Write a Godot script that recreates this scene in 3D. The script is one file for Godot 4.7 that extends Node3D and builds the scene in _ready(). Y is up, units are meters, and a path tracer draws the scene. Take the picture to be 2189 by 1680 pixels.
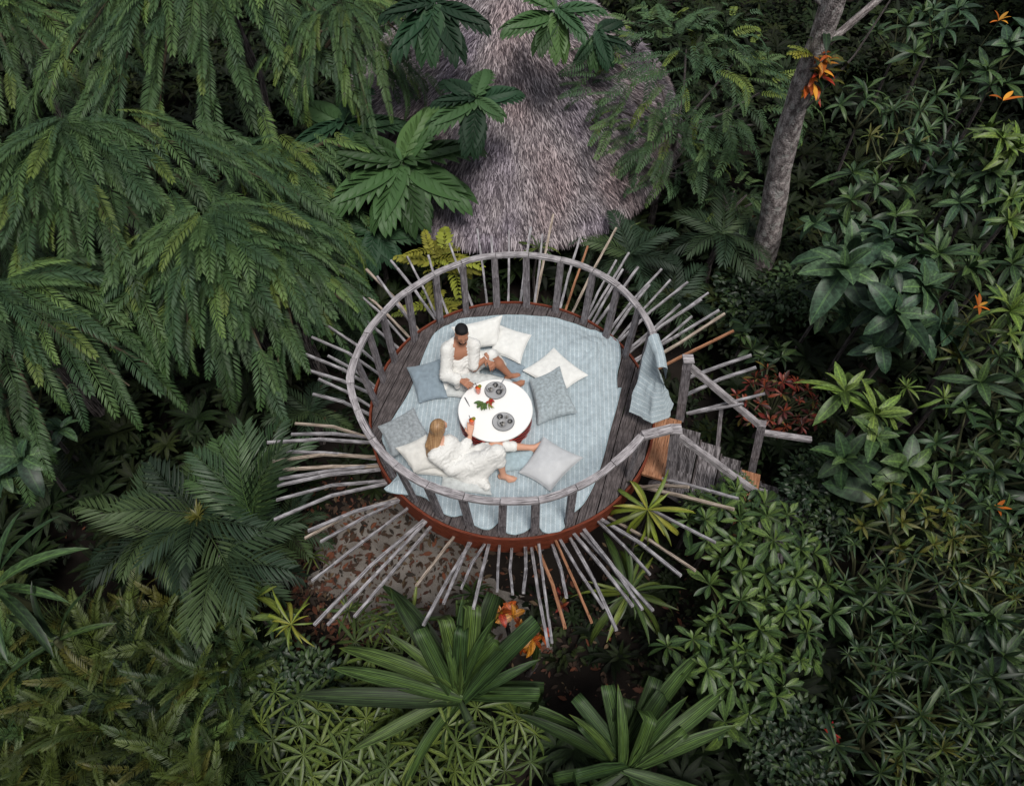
extends Node3D

# Heights named h are metres above the deck; the ground lies GROUND below it.
const GROUND := -1.7
const FOCAL := 1460.0
const TILT := 54.77
var eye := Vector3(0.0, 6.95, 4.70)
var rng := RandomNumberGenerator.new()
var taken := {}
var M := {}
var L := {}


# ---------------------------------------------------------------- places and names
func at(px: float, py: float, h: float) -> Vector3:
	var s := sin(deg_to_rad(TILT))
	var c := cos(deg_to_rad(TILT))
	var d := Vector3(0, -s, -c) + Vector3(1, 0, 0) * ((px - 1094.5) / FOCAL) + Vector3(0, c, -s) * ((840.0 - py) / FOCAL)
	return eye + d * ((h - eye.y) / d.y)


func numbered(called: String) -> String:
	var n: int = taken.get(called, 0)
	taken[called] = n + 1
	return called if n == 0 else "%s_%03d" % [called, n]


func tag(o: Node, label: String, category: String, group := "", kind := "") -> Node:
	if label:
		o.set_meta("label", label)
	if category:
		o.set_meta("category", category)
	if group:
		o.set_meta("group", group)
	if kind:
		o.set_meta("kind", kind)
	return o


func thing(called: String, label: String, category: String, where := Vector3.ZERO, group := "") -> Node3D:
	var o := Node3D.new()
	o.name = numbered(called)
	add_child(o)
	o.position = where
	tag(o, label, category, group)
	return o


func put(called: String, mesh: Mesh, material: Material, parent: Node3D = null, where := Transform3D.IDENTITY) -> MeshInstance3D:
	var o := MeshInstance3D.new()
	o.name = numbered(called) if parent == null else called
	o.mesh = mesh
	if material:
		o.material_override = material
	o.transform = where
	if parent == null:
		add_child(o)
	else:
		parent.add_child(o, true)
	return o


# ---------------------------------------------------------------- mesh building
class MB:
	var v := PackedVector3Array()
	var c := PackedColorArray()
	var t := PackedVector2Array()
	var i := PackedInt32Array()

	func add(p: Vector3, uv := Vector2.ZERO, col := Color.WHITE) -> int:
		v.append(p)
		t.append(uv)
		c.append(col)
		return v.size() - 1

	func tri(a: int, b: int, d: int) -> void:
		i.append(a)
		i.append(b)
		i.append(d)

	# corners counter-clockwise as seen from outside
	func quad(a: Vector3, b: Vector3, d: Vector3, e: Vector3, w := 1.0, h := 1.0, col := Color.WHITE, off := Vector2.ZERO) -> void:
		var n := v.size()
		add(a, off + Vector2(0, 0), col)
		add(b, off + Vector2(w, 0), col)
		add(d, off + Vector2(w, h), col)
		add(e, off + Vector2(0, h), col)
		i.append_array([n, n + 2, n + 1, n, n + 3, n + 2])

	# a board from a to b: width along side, thickness along up, texture along its length
	func board(a: Vector3, b: Vector3, side: Vector3, up: Vector3, w0: float, t0: float, w1 := -1.0, t1 := -1.0, col := Color.WHITE, off := Vector2.ZERO) -> void:
		if w1 < 0.0:
			w1 = w0
		if t1 < 0.0:
			t1 = t0
		var s0 := side * w0 * 0.5
		var u0 := up * t0 * 0.5
		var s1 := side * w1 * 0.5
		var u1 := up * t1 * 0.5
		var le := a.distance_to(b)
		var q := [a - s0 - u0, a + s0 - u0, a + s0 + u0, a - s0 + u0, b - s1 - u1, b + s1 - u1, b + s1 + u1, b - s1 + u1]
		for f in [[0, 1, 5, 4], [1, 2, 6, 5], [2, 3, 7, 6], [3, 0, 4, 7]]:
			quad(q[f[0]], q[f[1]], q[f[2]], q[f[3]], (w0 if f[0] % 2 == 0 else t0), le, col, off + Vector2(f[0] * 0.37, 0))
		quad(q[3], q[2], q[1], q[0], w0, t0, col, off)
		quad(q[4], q[5], q[6], q[7], w0, t0, col, off)

	func tube(pts: Array, radii: Array, sides := 6, col := Color.WHITE, cap := true) -> void:
		var first := v.size()
		var le := 0.0
		var ref := Vector3(0.31, 0.1, 0.95)
		for k in pts.size():
			var p: Vector3 = pts[k]
			var d: Vector3 = (pts[mini(k + 1, pts.size() - 1)] - pts[maxi(k - 1, 0)]).normalized()
			if absf(d.dot(ref)) > 0.95:
				ref = Vector3(0.9, 0.3, 0.1)
			var x := d.cross(ref).normalized()
			var y := x.cross(d).normalized()
			if k > 0:
				le += p.distance_to(pts[k - 1])
			for s in sides + 1:
				var a := TAU * s / sides
				add(p + (x * cos(a) + y * sin(a)) * float(radii[k]), Vector2(float(s) / sides, le), col)
		for k in pts.size() - 1:
			for s in sides:
				var a := first + k * (sides + 1) + s
				var b := a + sides + 1
				i.append_array([a, b, a + 1, a + 1, b, b + 1])
		if cap:
			var e := add(pts[pts.size() - 1], Vector2(0.5, le), col)
			var r := first + (pts.size() - 1) * (sides + 1)
			for s in sides:
				i.append_array([r + s, e, r + s + 1])

	# a lathe: profile of Vector2(radius, height) from bottom to top, about y
	func lathe(profile: Array, sides: int, where := Vector3.ZERO, col := Color.WHITE) -> void:
		var first := v.size()
		for k in profile.size():
			for s in sides + 1:
				var a := TAU * s / sides
				add(where + Vector3(profile[k].x * cos(a), profile[k].y, profile[k].x * sin(a)), Vector2(float(s) / sides, float(k) / profile.size()), col)
		for k in profile.size() - 1:
			for s in sides:
				var a := first + k * (sides + 1) + s
				var b := a + sides + 1
				i.append_array([a, a + 1, b, a + 1, b + 1, b])

	# a sheet of rows x columns points
	func sheet(p: Array, uv: Array, cols: int, flip := false, col := Color.WHITE) -> void:
		var first := v.size()
		for k in p.size():
			add(p[k], uv[k], col)
		var rows := p.size() / cols
		for r in rows - 1:
			for s in cols - 1:
				var a := first + r * cols + s
				var b := a + cols
				if flip:
					i.append_array([a, b, a + 1, a + 1, b, b + 1])
				else:
					i.append_array([a, a + 1, b, a + 1, b + 1, b])

	func ball(o: Vector3, r: Vector3, basis := Basis.IDENTITY, col := Color.WHITE, la := 6, lo := 8) -> void:
		var first := v.size()
		for k in la + 1:
			var e := -PI / 2 + PI * k / la
			for s in lo + 1:
				var a := TAU * s / lo
				add(o + basis * (Vector3(cos(e) * cos(a), sin(e), cos(e) * sin(a)) * r), Vector2(float(s) / lo, float(k) / la), col)
		for k in la:
			for s in lo:
				var a := first + k * (lo + 1) + s
				var b := a + lo + 1
				i.append_array([a, a + 1, b, a + 1, b + 1, b])

	func done() -> ArrayMesh:
		var n := PackedVector3Array()
		n.resize(v.size())
		for k in range(0, i.size(), 3):
			var a := v[i[k]]
			var f := (v[i[k + 2]] - a).cross(v[i[k + 1]] - a)
			n[i[k]] += f
			n[i[k + 1]] += f
			n[i[k + 2]] += f
		for k in n.size():
			n[k] = n[k].normalized() if n[k].length_squared() > 1e-20 else Vector3.UP
		var arr := []
		arr.resize(Mesh.ARRAY_MAX)
		arr[Mesh.ARRAY_VERTEX] = v
		arr[Mesh.ARRAY_NORMAL] = n
		arr[Mesh.ARRAY_COLOR] = c
		arr[Mesh.ARRAY_TEX_UV] = t
		arr[Mesh.ARRAY_INDEX] = i
		var m := ArrayMesh.new()
		m.add_surface_from_arrays(Mesh.PRIMITIVE_TRIANGLES, arr)
		return m


# ---------------------------------------------------------------- materials
func lin(r: float, g: float, b: float) -> Color:
	return Color(r, g, b).linear_to_srgb()


func mat(called: String, color: Color, rough := 0.8, spec := 0.4) -> StandardMaterial3D:
	var m := StandardMaterial3D.new()
	m.resource_name = called
	m.albedo_color = color
	m.roughness = rough
	m.metallic_specular = spec
	m.vertex_color_use_as_albedo = true
	M[called] = m
	return m


func texture(im: Image) -> ImageTexture:
	return ImageTexture.create_from_image(im)


func noise(freq: float, oct := 4, sd := 1) -> FastNoiseLite:
	var n := FastNoiseLite.new()
	n.noise_type = FastNoiseLite.TYPE_SIMPLEX_SMOOTH
	n.frequency = freq
	n.fractal_octaves = oct
	n.seed = sd
	return n


# weathered grain: streaks along v; returns [colour image, height image]
func grain_images(sd: int, dark: Color, light: Color, contrast: float) -> Array:
	var w := 128
	var h := 512
	var im := Image.create(w, h, false, Image.FORMAT_RGB8)
	var hi := Image.create(w, h, false, Image.FORMAT_RGB8)
	var a := noise(0.035, 4, sd)
	var b := noise(0.010, 3, sd + 7)
	for y in h:
		for x in w:
			var g := a.get_noise_2d(x * 2.6, y * 0.10 + 4.0 * b.get_noise_2d(x, y * 0.3))
			var p := b.get_noise_2d(x * 1.5 + 300, y * 0.8)
			var k := clampf(0.5 + contrast * g + 0.5 * p, 0.0, 1.0)
			var col := dark.lerp(light, k)
			if g < -0.33:
				col = col.darkened(0.45)
			im.set_pixel(x, y, col)
			var d := clampf(0.5 + 0.9 * g, 0, 1)
			hi.set_pixel(x, y, Color(d, d, d))
	return [im, hi]


func wood(called: String, sd: int, dark: Color, light: Color, contrast := 0.9, rough := 0.85) -> StandardMaterial3D:
	var g := grain_images(sd, dark, light, contrast)
	var m := mat(called, Color.WHITE, rough, 0.3)
	m.albedo_texture = texture(g[0])
	m.heightmap_enabled = true
	m.heightmap_texture = texture(g[1])
	m.heightmap_scale = 0.35
	m.uv1_scale = Vector3(9.0, 1.6, 1.0)
	return m


func leaf_image() -> Image:
	var w := 64
	var h := 256
	var im := Image.create(w, h, false, Image.FORMAT_RGB8)
	var n := noise(0.03, 4, 3)
	for y in h:
		for x in w:
			var u := absf(x / (w - 1.0) - 0.5) * 2.0
			var t := y / (h - 1.0)
			var k := 0.60 + 0.26 * n.get_noise_2d(x * 1.5, y)
			var vein := fposmod(t * 9.0 - u * 0.9, 1.0)
			if vein < 0.16:
				k += 0.14 * (1.0 - u * 0.6)
			var col := Color(k, k, k * 0.95)
			if u < 0.11:
				col = col.lerp(Color(1.0, 1.0, 0.78), 0.6)
			im.set_pixel(x, y, Color(clampf(col.r, 0, 1), clampf(col.g, 0, 1), clampf(col.b, 0, 1)))
	return im


func strap_image() -> Image:
	var im := Image.create(128, 256, false, Image.FORMAT_RGB8)
	var n := noise(0.09, 3, 5)
	var m := noise(0.02, 3, 6)
	for y in 256:
		for x in 128:
			var u := absf(x / 127.0 - 0.5) * 2.0
			var k := 0.60 + 0.60 * n.get_noise_2d(x * 1.2, y * 0.04) + 0.16 * m.get_noise_2d(x, y)
			var col := Color(k, k, k * 0.9)
			if u < 0.07:
				col = col.lerp(Color(1, 1, 0.7), 0.6)
			if y > 236:
				col = col.lerp(Color(0.9, 0.75, 0.45), (y - 236) / 30.0)
			im.set_pixel(x, y, Color(clampf(col.r, 0, 1), clampf(col.g, 0, 1), clampf(col.b, 0, 1)))
	return im


func leaf_mats(called: String, colors: Array, rough := 0.46, spec := 0.40, veined := true) -> Array:
	var r := []
	var all := colors.duplicate()
	all.append(colors[0] * 0.55)
	all.append(colors[mini(1, colors.size() - 1)] * Vector3(1.65, 1.5, 1.25))
	for k in all.size():
		var q: Vector3 = all[k] * (1.6 if veined else 0.84)
		if q.y > q.x:
			q = Vector3(q.x * 0.92, q.y * 1.02, q.z * 0.88)
		var m := mat("%s_%d" % [called, k], lin(q.x, q.y, q.z), rough, spec)
		if veined:
			m.albedo_texture = M.strap_texture if called.ends_with("strap") else M.leaf_texture
		m.backlight_enabled = true
		m.backlight = Color(0.20, 0.24, 0.10)
		r.append(m)
	M[called] = r
	return r


func fabric(called: String, color: Color, sd: int, bump := 0.12, scale := 9.0, spread := 0.10) -> StandardMaterial3D:
	var m := mat(called, Color.WHITE, 0.9, 0.2)
	var im := Image.create(256, 256, false, Image.FORMAT_RGB8)
	var hi := Image.create(256, 256, false, Image.FORMAT_RGB8)
	var n := noise(0.02, 3, sd)
	var f := noise(0.22, 2, sd + 1)
	for y in 256:
		for x in 256:
			var g := n.get_noise_2d(x, y) * spread + f.get_noise_2d(x * 1.0, y * 2.4) * spread * 0.8
			im.set_pixel(x, y, Color(clampf(color.r * (1 + g), 0, 1), clampf(color.g * (1 + g), 0, 1), clampf(color.b * (1 + g), 0, 1)))
			var d := clampf(0.5 + 0.5 * f.get_noise_2d(x * 1.0, y * 1.6) + 0.4 * n.get_noise_2d(x + 90, y), 0, 1)
			hi.set_pixel(x, y, Color(d, d, d))
	m.albedo_texture = texture(im)
	m.heightmap_enabled = true
	m.heightmap_texture = texture(hi)
	m.heightmap_scale = bump * 6.0
	m.uv1_triplanar = true
	m.uv1_scale = Vector3.ONE * scale * 0.25
	m.rim_enabled = true
	m.rim = 0.2
	return m


func make_materials() -> void:
	M.leaf_texture = texture(leaf_image())
	M.strap_texture = texture(strap_image())
	wood("grey_wood", 11, lin(0.115, 0.10, 0.108), lin(0.34, 0.31, 0.325), 0.7)
	wood("rail_wood", 12, lin(0.18, 0.162, 0.17), lin(0.52, 0.485, 0.50), 0.7)
	wood("stick_wood", 13, lin(0.16, 0.148, 0.157), lin(0.46, 0.44, 0.46), 0.65)
	wood("pale_wood", 14, lin(0.22, 0.17, 0.13), lin(0.50, 0.42, 0.36))
	wood("tan_wood", 15, lin(0.24, 0.10, 0.05), lin(0.42, 0.22, 0.13), 0.5)
	wood("deck_wood", 16, lin(0.040, 0.033, 0.033), lin(0.145, 0.122, 0.122), 0.65)
	wood("tread_wood", 19, lin(0.045, 0.038, 0.040), lin(0.34, 0.31, 0.32), 1.0)
	wood("rust_paint", 17, lin(0.12, 0.026, 0.013), lin(0.21, 0.052, 0.026), 0.5, 0.6)
	wood("bark", 18, lin(0.05, 0.042, 0.042), lin(0.30, 0.26, 0.25), 1.2)
	M.bark.uv1_scale = Vector3(2.0, 1.5, 1.0)
	var bi := Image.create(256, 512, false, Image.FORMAT_RGB8)
	var bh := Image.create(256, 512, false, Image.FORMAT_RGB8)
	var n1 := noise(0.018, 5, 81)
	var n3 := noise(0.09, 4, 82)
	for y in 512:
		for x in 256:
			var k := clampf(0.5 + 0.75 * n1.get_noise_2d(x, y * 1.3) + 0.45 * n3.get_noise_2d(x * 0.7, y * 1.6), 0, 1)
			var q := lin(0.085, 0.07, 0.07).lerp(lin(0.52, 0.46, 0.45), k)
			if n1.get_noise_2d(x + 400, y) > 0.28:
				q = q.lerp(lin(0.42, 0.42, 0.40), 0.6)
			bi.set_pixel(x, y, q)
			bh.set_pixel(x, y, Color(k, k, k))
	var tr := mat("smooth_bark", Color.WHITE, 0.9, 0.2)
	tr.albedo_texture = texture(bi)
	tr.heightmap_enabled = true
	tr.heightmap_texture = texture(bh)
	tr.heightmap_scale = 1.2
	tr.uv1_scale = Vector3(2.0, 0.45, 1.0)
	M.bark.heightmap_scale = 1.5
	mat("stem", lin(0.07, 0.075, 0.035), 0.8)
	mat("twig", lin(0.10, 0.075, 0.05), 0.9)
	mat("dead_leaf", lin(0.9, 0.9, 0.9), 0.8)
	leaf_mats("feather", [Vector3(.060, .105, .044), Vector3(.080, .130, .050), Vector3(.042, .080, .040), Vector3(.12, .155, .040)], 0.5, 0.35, false)
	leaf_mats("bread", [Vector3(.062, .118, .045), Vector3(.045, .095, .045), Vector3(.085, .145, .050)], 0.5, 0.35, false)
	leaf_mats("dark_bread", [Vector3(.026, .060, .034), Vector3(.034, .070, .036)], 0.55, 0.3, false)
	leaf_mats("fine", [Vector3(.070, .120, .060), Vector3(.052, .096, .050), Vector3(.100, .150, .060), Vector3(.18, .22, .05)], 0.55, 0.35, false)
	leaf_mats("lance", [Vector3(.060, .105, .056), Vector3(.050, .092, .052), Vector3(.095, .145, .062), Vector3(.042, .078, .044)])
	leaf_mats("bright_lance", [Vector3(.15, .22, .065), Vector3(.12, .19, .06), Vector3(.20, .26, .075)])
	leaf_mats("dark_lance", [Vector3(.030, .056, .030), Vector3(.038, .066, .031), Vector3(.062, .095, .040), Vector3(.025, .048, .030)])
	leaf_mats("blue_lance", [Vector3(.058, .108, .080), Vector3(.070, .124, .088), Vector3(.090, .148, .092)])
	leaf_mats("olive_lance", [Vector3(.10, .125, .035), Vector3(.075, .105, .035), Vector3(.13, .13, .03)])
	leaf_mats("umbrella", [Vector3(.085, .135, .052), Vector3(.065, .110, .046), Vector3(.135, .19, .062), Vector3(.050, .090, .042)])
	leaf_mats("strap", [Vector3(.054, .088, .040), Vector3(.043, .074, .036), Vector3(.082, .118, .046)], 0.5, 0.3)
	leaf_mats("yellow_strap", [Vector3(.22, .25, .045), Vector3(.17, .215, .05), Vector3(.30, .30, .06)])
	leaf_mats("dull_strap", [Vector3(.115, .155, .045), Vector3(.115, .145, .045), Vector3(.065, .10, .040)])
	leaf_mats("hand", [Vector3(.11, .15, .048), Vector3(.080, .115, .042), Vector3(.165, .20, .055)])
	leaf_mats("grass", [Vector3(.040, .066, .028), Vector3(.062, .080, .028)], 0.7, 0.3, false)
	leaf_mats("croton", [Vector3(.50, .10, .020), Vector3(.42, .045, .020), Vector3(.55, .22, .03), Vector3(.25, .16, .03)])
	leaf_mats("dark_croton", [Vector3(.11, .018, .016), Vector3(.065, .015, .012), Vector3(.26, .055, .028), Vector3(.05, .05, .02), Vector3(.24, .035, .03), Vector3(.16, .12, .03)])
	leaf_mats("red_petal", [Vector3(.42, .02, .03), Vector3(.34, .03, .02)], 0.6, 0.3, false)
	leaf_mats("orange_leaf", [Vector3(.60, .16, .02), Vector3(.45, .22, .03)], 0.6, 0.3, false)
	leaf_mats("fern_yellow", [Vector3(.25, .24, .035), Vector3(.18, .20, .04)], 0.6, 0.3, false)
	leaf_mats("palm_dark", [Vector3(.030, .052, .033), Vector3(.042, .066, .035)], 0.55, 0.35, false)
	leaf_mats("undergrowth_leaf", [Vector3(.045, .070, .030)], 0.65, 0.3)
	fabric("white_linen", lin(0.74, 0.735, 0.71), 31, 0.10, 9.0, 0.05)
	fabric("cream_linen", lin(0.66, 0.645, 0.61), 32, 0.10, 9.0, 0.07)
	fabric("pale_cotton", lin(0.56, 0.58, 0.575), 33)
	fabric("slate_blue", lin(0.25, 0.31, 0.36), 34, 0.2)
	fabric("woven_blue", lin(0.42, 0.48, 0.51), 35, 0.25, 16.0, 0.24)
	fabric("woven_grey", lin(0.38, 0.415, 0.44), 36, 0.25, 16.0, 0.24)
	fabric("pale_blue", lin(0.36, 0.45, 0.49), 37)
	fabric("silver", lin(0.47, 0.475, 0.49), 38, 0.05, 6.0, 0.05)
	M.silver.roughness = 0.5
	M.silver.metallic_specular = 0.5
	mat("skin_man", lin(0.36, 0.165, 0.10), 0.55)
	mat("skin_woman", lin(0.56, 0.30, 0.205), 0.55)
	mat("hair_black", lin(0.010, 0.009, 0.010), 0.65, 0.3)
	mat("hair_blond", lin(0.30, 0.17, 0.08), 0.5)
	mat("eye", lin(0.02, 0.015, 0.012), 0.25)
	mat("lip", lin(0.30, 0.09, 0.07), 0.5)
	mat("table_white", lin(0.80, 0.79, 0.775), 0.45)
	mat("slate", lin(0.060, 0.060, 0.066), 0.5)
	mat("stoneware", lin(0.34, 0.34, 0.35), 0.45)
	mat("food", Color.WHITE, 0.6)
	mat("drink", lin(0.70, 0.10, 0.015), 0.25)
	mat("steel", lin(0.35, 0.35, 0.36), 0.3).metallic = 0.8
	mat("cane_red", lin(0.50, 0.06, 0.045), 0.6)
	mat("cane_black", lin(0.018, 0.016, 0.02), 0.6)
	var g := mat("glass", Color(0.95, 0.97, 0.97, 0.12), 0.05, 0.5)
	g.transparency = BaseMaterial3D.TRANSPARENCY_ALPHA
	# bedspread: pale stripes woven along its length
	var st := Image.create(256, 256, false, Image.FORMAT_RGB8)
	var n := noise(0.12, 2, 51)
	var n2 := noise(0.012, 3, 52)
	var base := lin(0.335, 0.395, 0.43)
	var line := lin(0.56, 0.605, 0.62)
	for y in 256:
		for x in 256:
			var s := fposmod(x / 256.0 * 8.0, 1.0)
			var k := 0.85 * smoothstep(0.12, 0.04, absf(s - 0.5)) * clampf(0.75 + n.get_noise_2d(x * 0.2, y * 0.9), 0, 1)
			var col := base.lerp(line, k)
			var q := 1.0 + 0.10 * n.get_noise_2d(x, y) + 0.10 * n2.get_noise_2d(x, y)
			st.set_pixel(x, y, Color(minf(col.r * q, 1), minf(col.g * q, 1), minf(col.b * q, 1)))
	var bed := mat("bedspread", Color.WHITE, 0.9, 0.2)
	bed.albedo_texture = texture(st)
	bed.rim_enabled = true
	bed.rim = 0.2
	# openwork cotton: small dark holes in bands
	var lc := Image.create(256, 256, false, Image.FORMAT_RGB8)
	var lh := Image.create(256, 256, false, Image.FORMAT_RGB8)
	var band := noise(0.011, 2, 71)
	var cell := FastNoiseLite.new()
	cell.noise_type = FastNoiseLite.TYPE_CELLULAR
	cell.cellular_return_type = FastNoiseLite.RETURN_DISTANCE
	cell.frequency = 0.085
	cell.seed = 72
	var wv := noise(0.25, 2, 73)
	for y in 256:
		for x in 256:
			var hole := smoothstep(-0.70, -0.86, cell.get_noise_2d(x, y)) * smoothstep(0.02, 0.22, band.get_noise_2d(x, y))
			var q := 0.72 * (1.0 + 0.06 * wv.get_noise_2d(x, y * 2))
			q = lerpf(q, 0.30, hole)
			lc.set_pixel(x, y, lin(q, q * 0.985, q * 0.95))
			var d := clampf(0.6 + 0.3 * wv.get_noise_2d(x, y * 2) - 0.5 * hole, 0, 1)
			lh.set_pixel(x, y, Color(d, d, d))
	var la := mat("lace", Color.WHITE, 0.9, 0.2)
	la.albedo_texture = texture(lc)
	la.heightmap_enabled = true
	la.heightmap_texture = texture(lh)
	la.heightmap_scale = 0.5
	la.uv1_triplanar = true
	la.uv1_scale = Vector3.ONE * 2.2
	# long hair in fair and darker strands
	var hs := mat("hair_streaks", Color.WHITE, 0.45, 0.4)
	var hi := Image.create(128, 128, false, Image.FORMAT_RGB8)
	var hn := noise(0.12, 3, 74)
	for y in 128:
		for x in 128:
			hi.set_pixel(x, y, lin(0.15, 0.075, 0.035).lerp(lin(0.52, 0.33, 0.17), clampf(0.5 + 0.8 * hn.get_noise_2d(x * 1.6, y * 0.12), 0, 1)))
	hs.albedo_texture = texture(hi)
	hs.uv1_triplanar = true
	hs.uv1_scale = Vector3.ONE * 3.0
	# sand and soil, seen in the gaps
	for q in [["soil", lin(0.008, 0.0065, 0.006), lin(0.024, 0.019, 0.016), 61], ["sand", lin(0.10, 0.086, 0.077), lin(0.25, 0.225, 0.205), 62]]:
		var im := Image.create(512, 512, false, Image.FORMAT_RGB8)
		var a := noise(0.012, 4, q[3])
		var f := noise(0.30, 2, q[3] + 3)
		for y in 512:
			for x in 512:
				im.set_pixel(x, y, q[1].lerp(q[2], clampf(0.5 + 0.55 * a.get_noise_2d(x, y) + 0.35 * f.get_noise_2d(x, y), 0, 1)))
		var m := mat(q[0], Color.WHITE, 0.95, 0.2)
		m.albedo_texture = texture(im)
		m.uv1_triplanar = true
		m.uv1_world_triplanar = true
		m.uv1_scale = Vector3.ONE * 0.31
	# thatch
	mat("thatch", Color.WHITE, 0.9, 0.2)
	mat("thatch_under", lin(0.06, 0.05, 0.05), 0.95, 0.1)


# ---------------------------------------------------------------- ground
func patch(outline: Array, h: float, jitter: float) -> ArrayMesh:
	var b := MB.new()
	var c := Vector3.ZERO
	for p in outline:
		c += at(p.x, p.y, h)
	c /= outline.size()
	var n := noise(0.9, 3, 5)
	var ring := []
	for k in outline.size():
		var p := at(outline[k].x, outline[k].y, h)
		var q := at(outline[(k + 1) % outline.size()].x, outline[(k + 1) % outline.size()].y, h)
		for s in 8:
			var w := p.lerp(q, s / 8.0)
			ring.append(w + (w - c).normalized() * jitter * n.get_noise_2d(w.x * 3, w.z * 3))
	var first := b.add(c)
	for p in ring:
		b.add(p)
	for k in ring.size():
		b.tri(first, first + 1 + k, first + 1 + (k + 1) % ring.size())
	for k in b.v.size():
		b.v[k].y = h
	return b.done()


func many(called: String, mesh: Mesh, m: Material, where: Array, tints: Array, parent: Node3D = null) -> MultiMeshInstance3D:
	var mm := MultiMesh.new()
	mm.transform_format = MultiMesh.TRANSFORM_3D
	mm.use_colors = true
	mm.mesh = mesh
	mm.instance_count = where.size()
	for k in where.size():
		mm.set_instance_transform(k, where[k])
		mm.set_instance_color(k, tints[k])
	var o := MultiMeshInstance3D.new()
	o.name = numbered(called) if parent == null else called
	o.multimesh = mm
	o.material_override = m
	if parent == null:
		add_child(o)
	else:
		parent.add_child(o, true)
	o.set_meta("kind", "stuff")
	return o


func build_ground() -> void:
	var pm := PlaneMesh.new()
	pm.size = Vector2(260, 260)
	put("ground", pm, M.soil, null, Transform3D(Basis(), Vector3(0, GROUND, -40))).set_meta("kind", "structure")
	var outline := [Vector2(660, 1150), Vector2(740, 1090), Vector2(860, 1050), Vector2(980, 1100), Vector2(1030, 1220), Vector2(1130, 1290), Vector2(1190, 1350), Vector2(1130, 1400), Vector2(1040, 1380), Vector2(880, 1370), Vector2(740, 1330), Vector2(670, 1250)]
	put("sandy_path", patch(outline, GROUND + 0.006, 0.35), M.sand).set_meta("kind", "structure")
	# fallen leaves
	var b := MB.new()
	leaf_into(b, 1.0, 0.42, "lance", 0.25, 0.35, 3)
	var mesh := b.done()
	var where := []
	var tints := []
	var palette := [lin(.07, .04, .025), lin(.045, .028, .018), lin(.15, .05, .025), lin(.09, .035, .022), lin(.12, .08, .045), lin(.03, .022, .016), lin(.05, .03, .02)]
	for k in 4300:
		var p: Vector3
		if k < 2600:
			p = at(rng.randf_range(610, 640) + 420 * pow(rng.randf(), 1.6), rng.randf_range(1020, 1380), GROUND)
			if rng.randf() < 0.15:
				continue
		elif k < 3200:
			p = at(rng.randf_range(1000, 1550), rng.randf_range(1180, 1500), GROUND)
		else:
			p = Vector3(rng.randf_range(-7, 7), GROUND, rng.randf_range(-6, 5))
		p.y = GROUND + 0.02 + rng.randf() * 0.03
		var s := 0.03 + 0.12 * pow(rng.randf(), 1.8)
		var basis := Basis(Vector3.UP, rng.randf() * TAU) * Basis(Vector3(1, 0, 0), rng.randf_range(-0.5, 0.5)) * Basis(Vector3(0, 0, 1), rng.randf_range(-0.1, 0.25))
		where.append(Transform3D(basis.scaled(Vector3.ONE * s), p))
		var q: Color = palette[rng.randi() % palette.size()].srgb_to_linear()
		tints.append(q * rng.randf_range(0.7, 1.2))
	tag(many("leaf_litter", mesh, M.dead_leaf, where, tints), "brown and orange dead leaves strewn over sand and soil", "leaf litter", "", "stuff")


# ---------------------------------------------------------------- the round deck
func ring_radius(az: float) -> float:
	var table := [[-180, 1.77], [-173, 1.745], [-152, 1.68], [-132, 1.66], [-111, 1.695], [-91, 1.71], [-69, 1.735], [-48, 1.75], [-30, 1.72], [-10, 1.67], [37, 1.665], [52, 1.66], [68, 1.70], [82, 1.73], [92, 1.725], [103, 1.735], [116, 1.755], [130, 1.77], [144, 1.77], [158, 1.775], [172, 1.80], [180, 1.77]]
	for k in table.size() - 1:
		if az <= table[k + 1][0]:
			return lerpf(table[k][1], table[k + 1][1], (az - table[k][0]) / (table[k + 1][0] - table[k][0]))
	return 1.72


func polar(az: float, r: float, h: float) -> Vector3:
	return Vector3(r * cos(deg_to_rad(az)), h, r * sin(deg_to_rad(az)))


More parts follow.
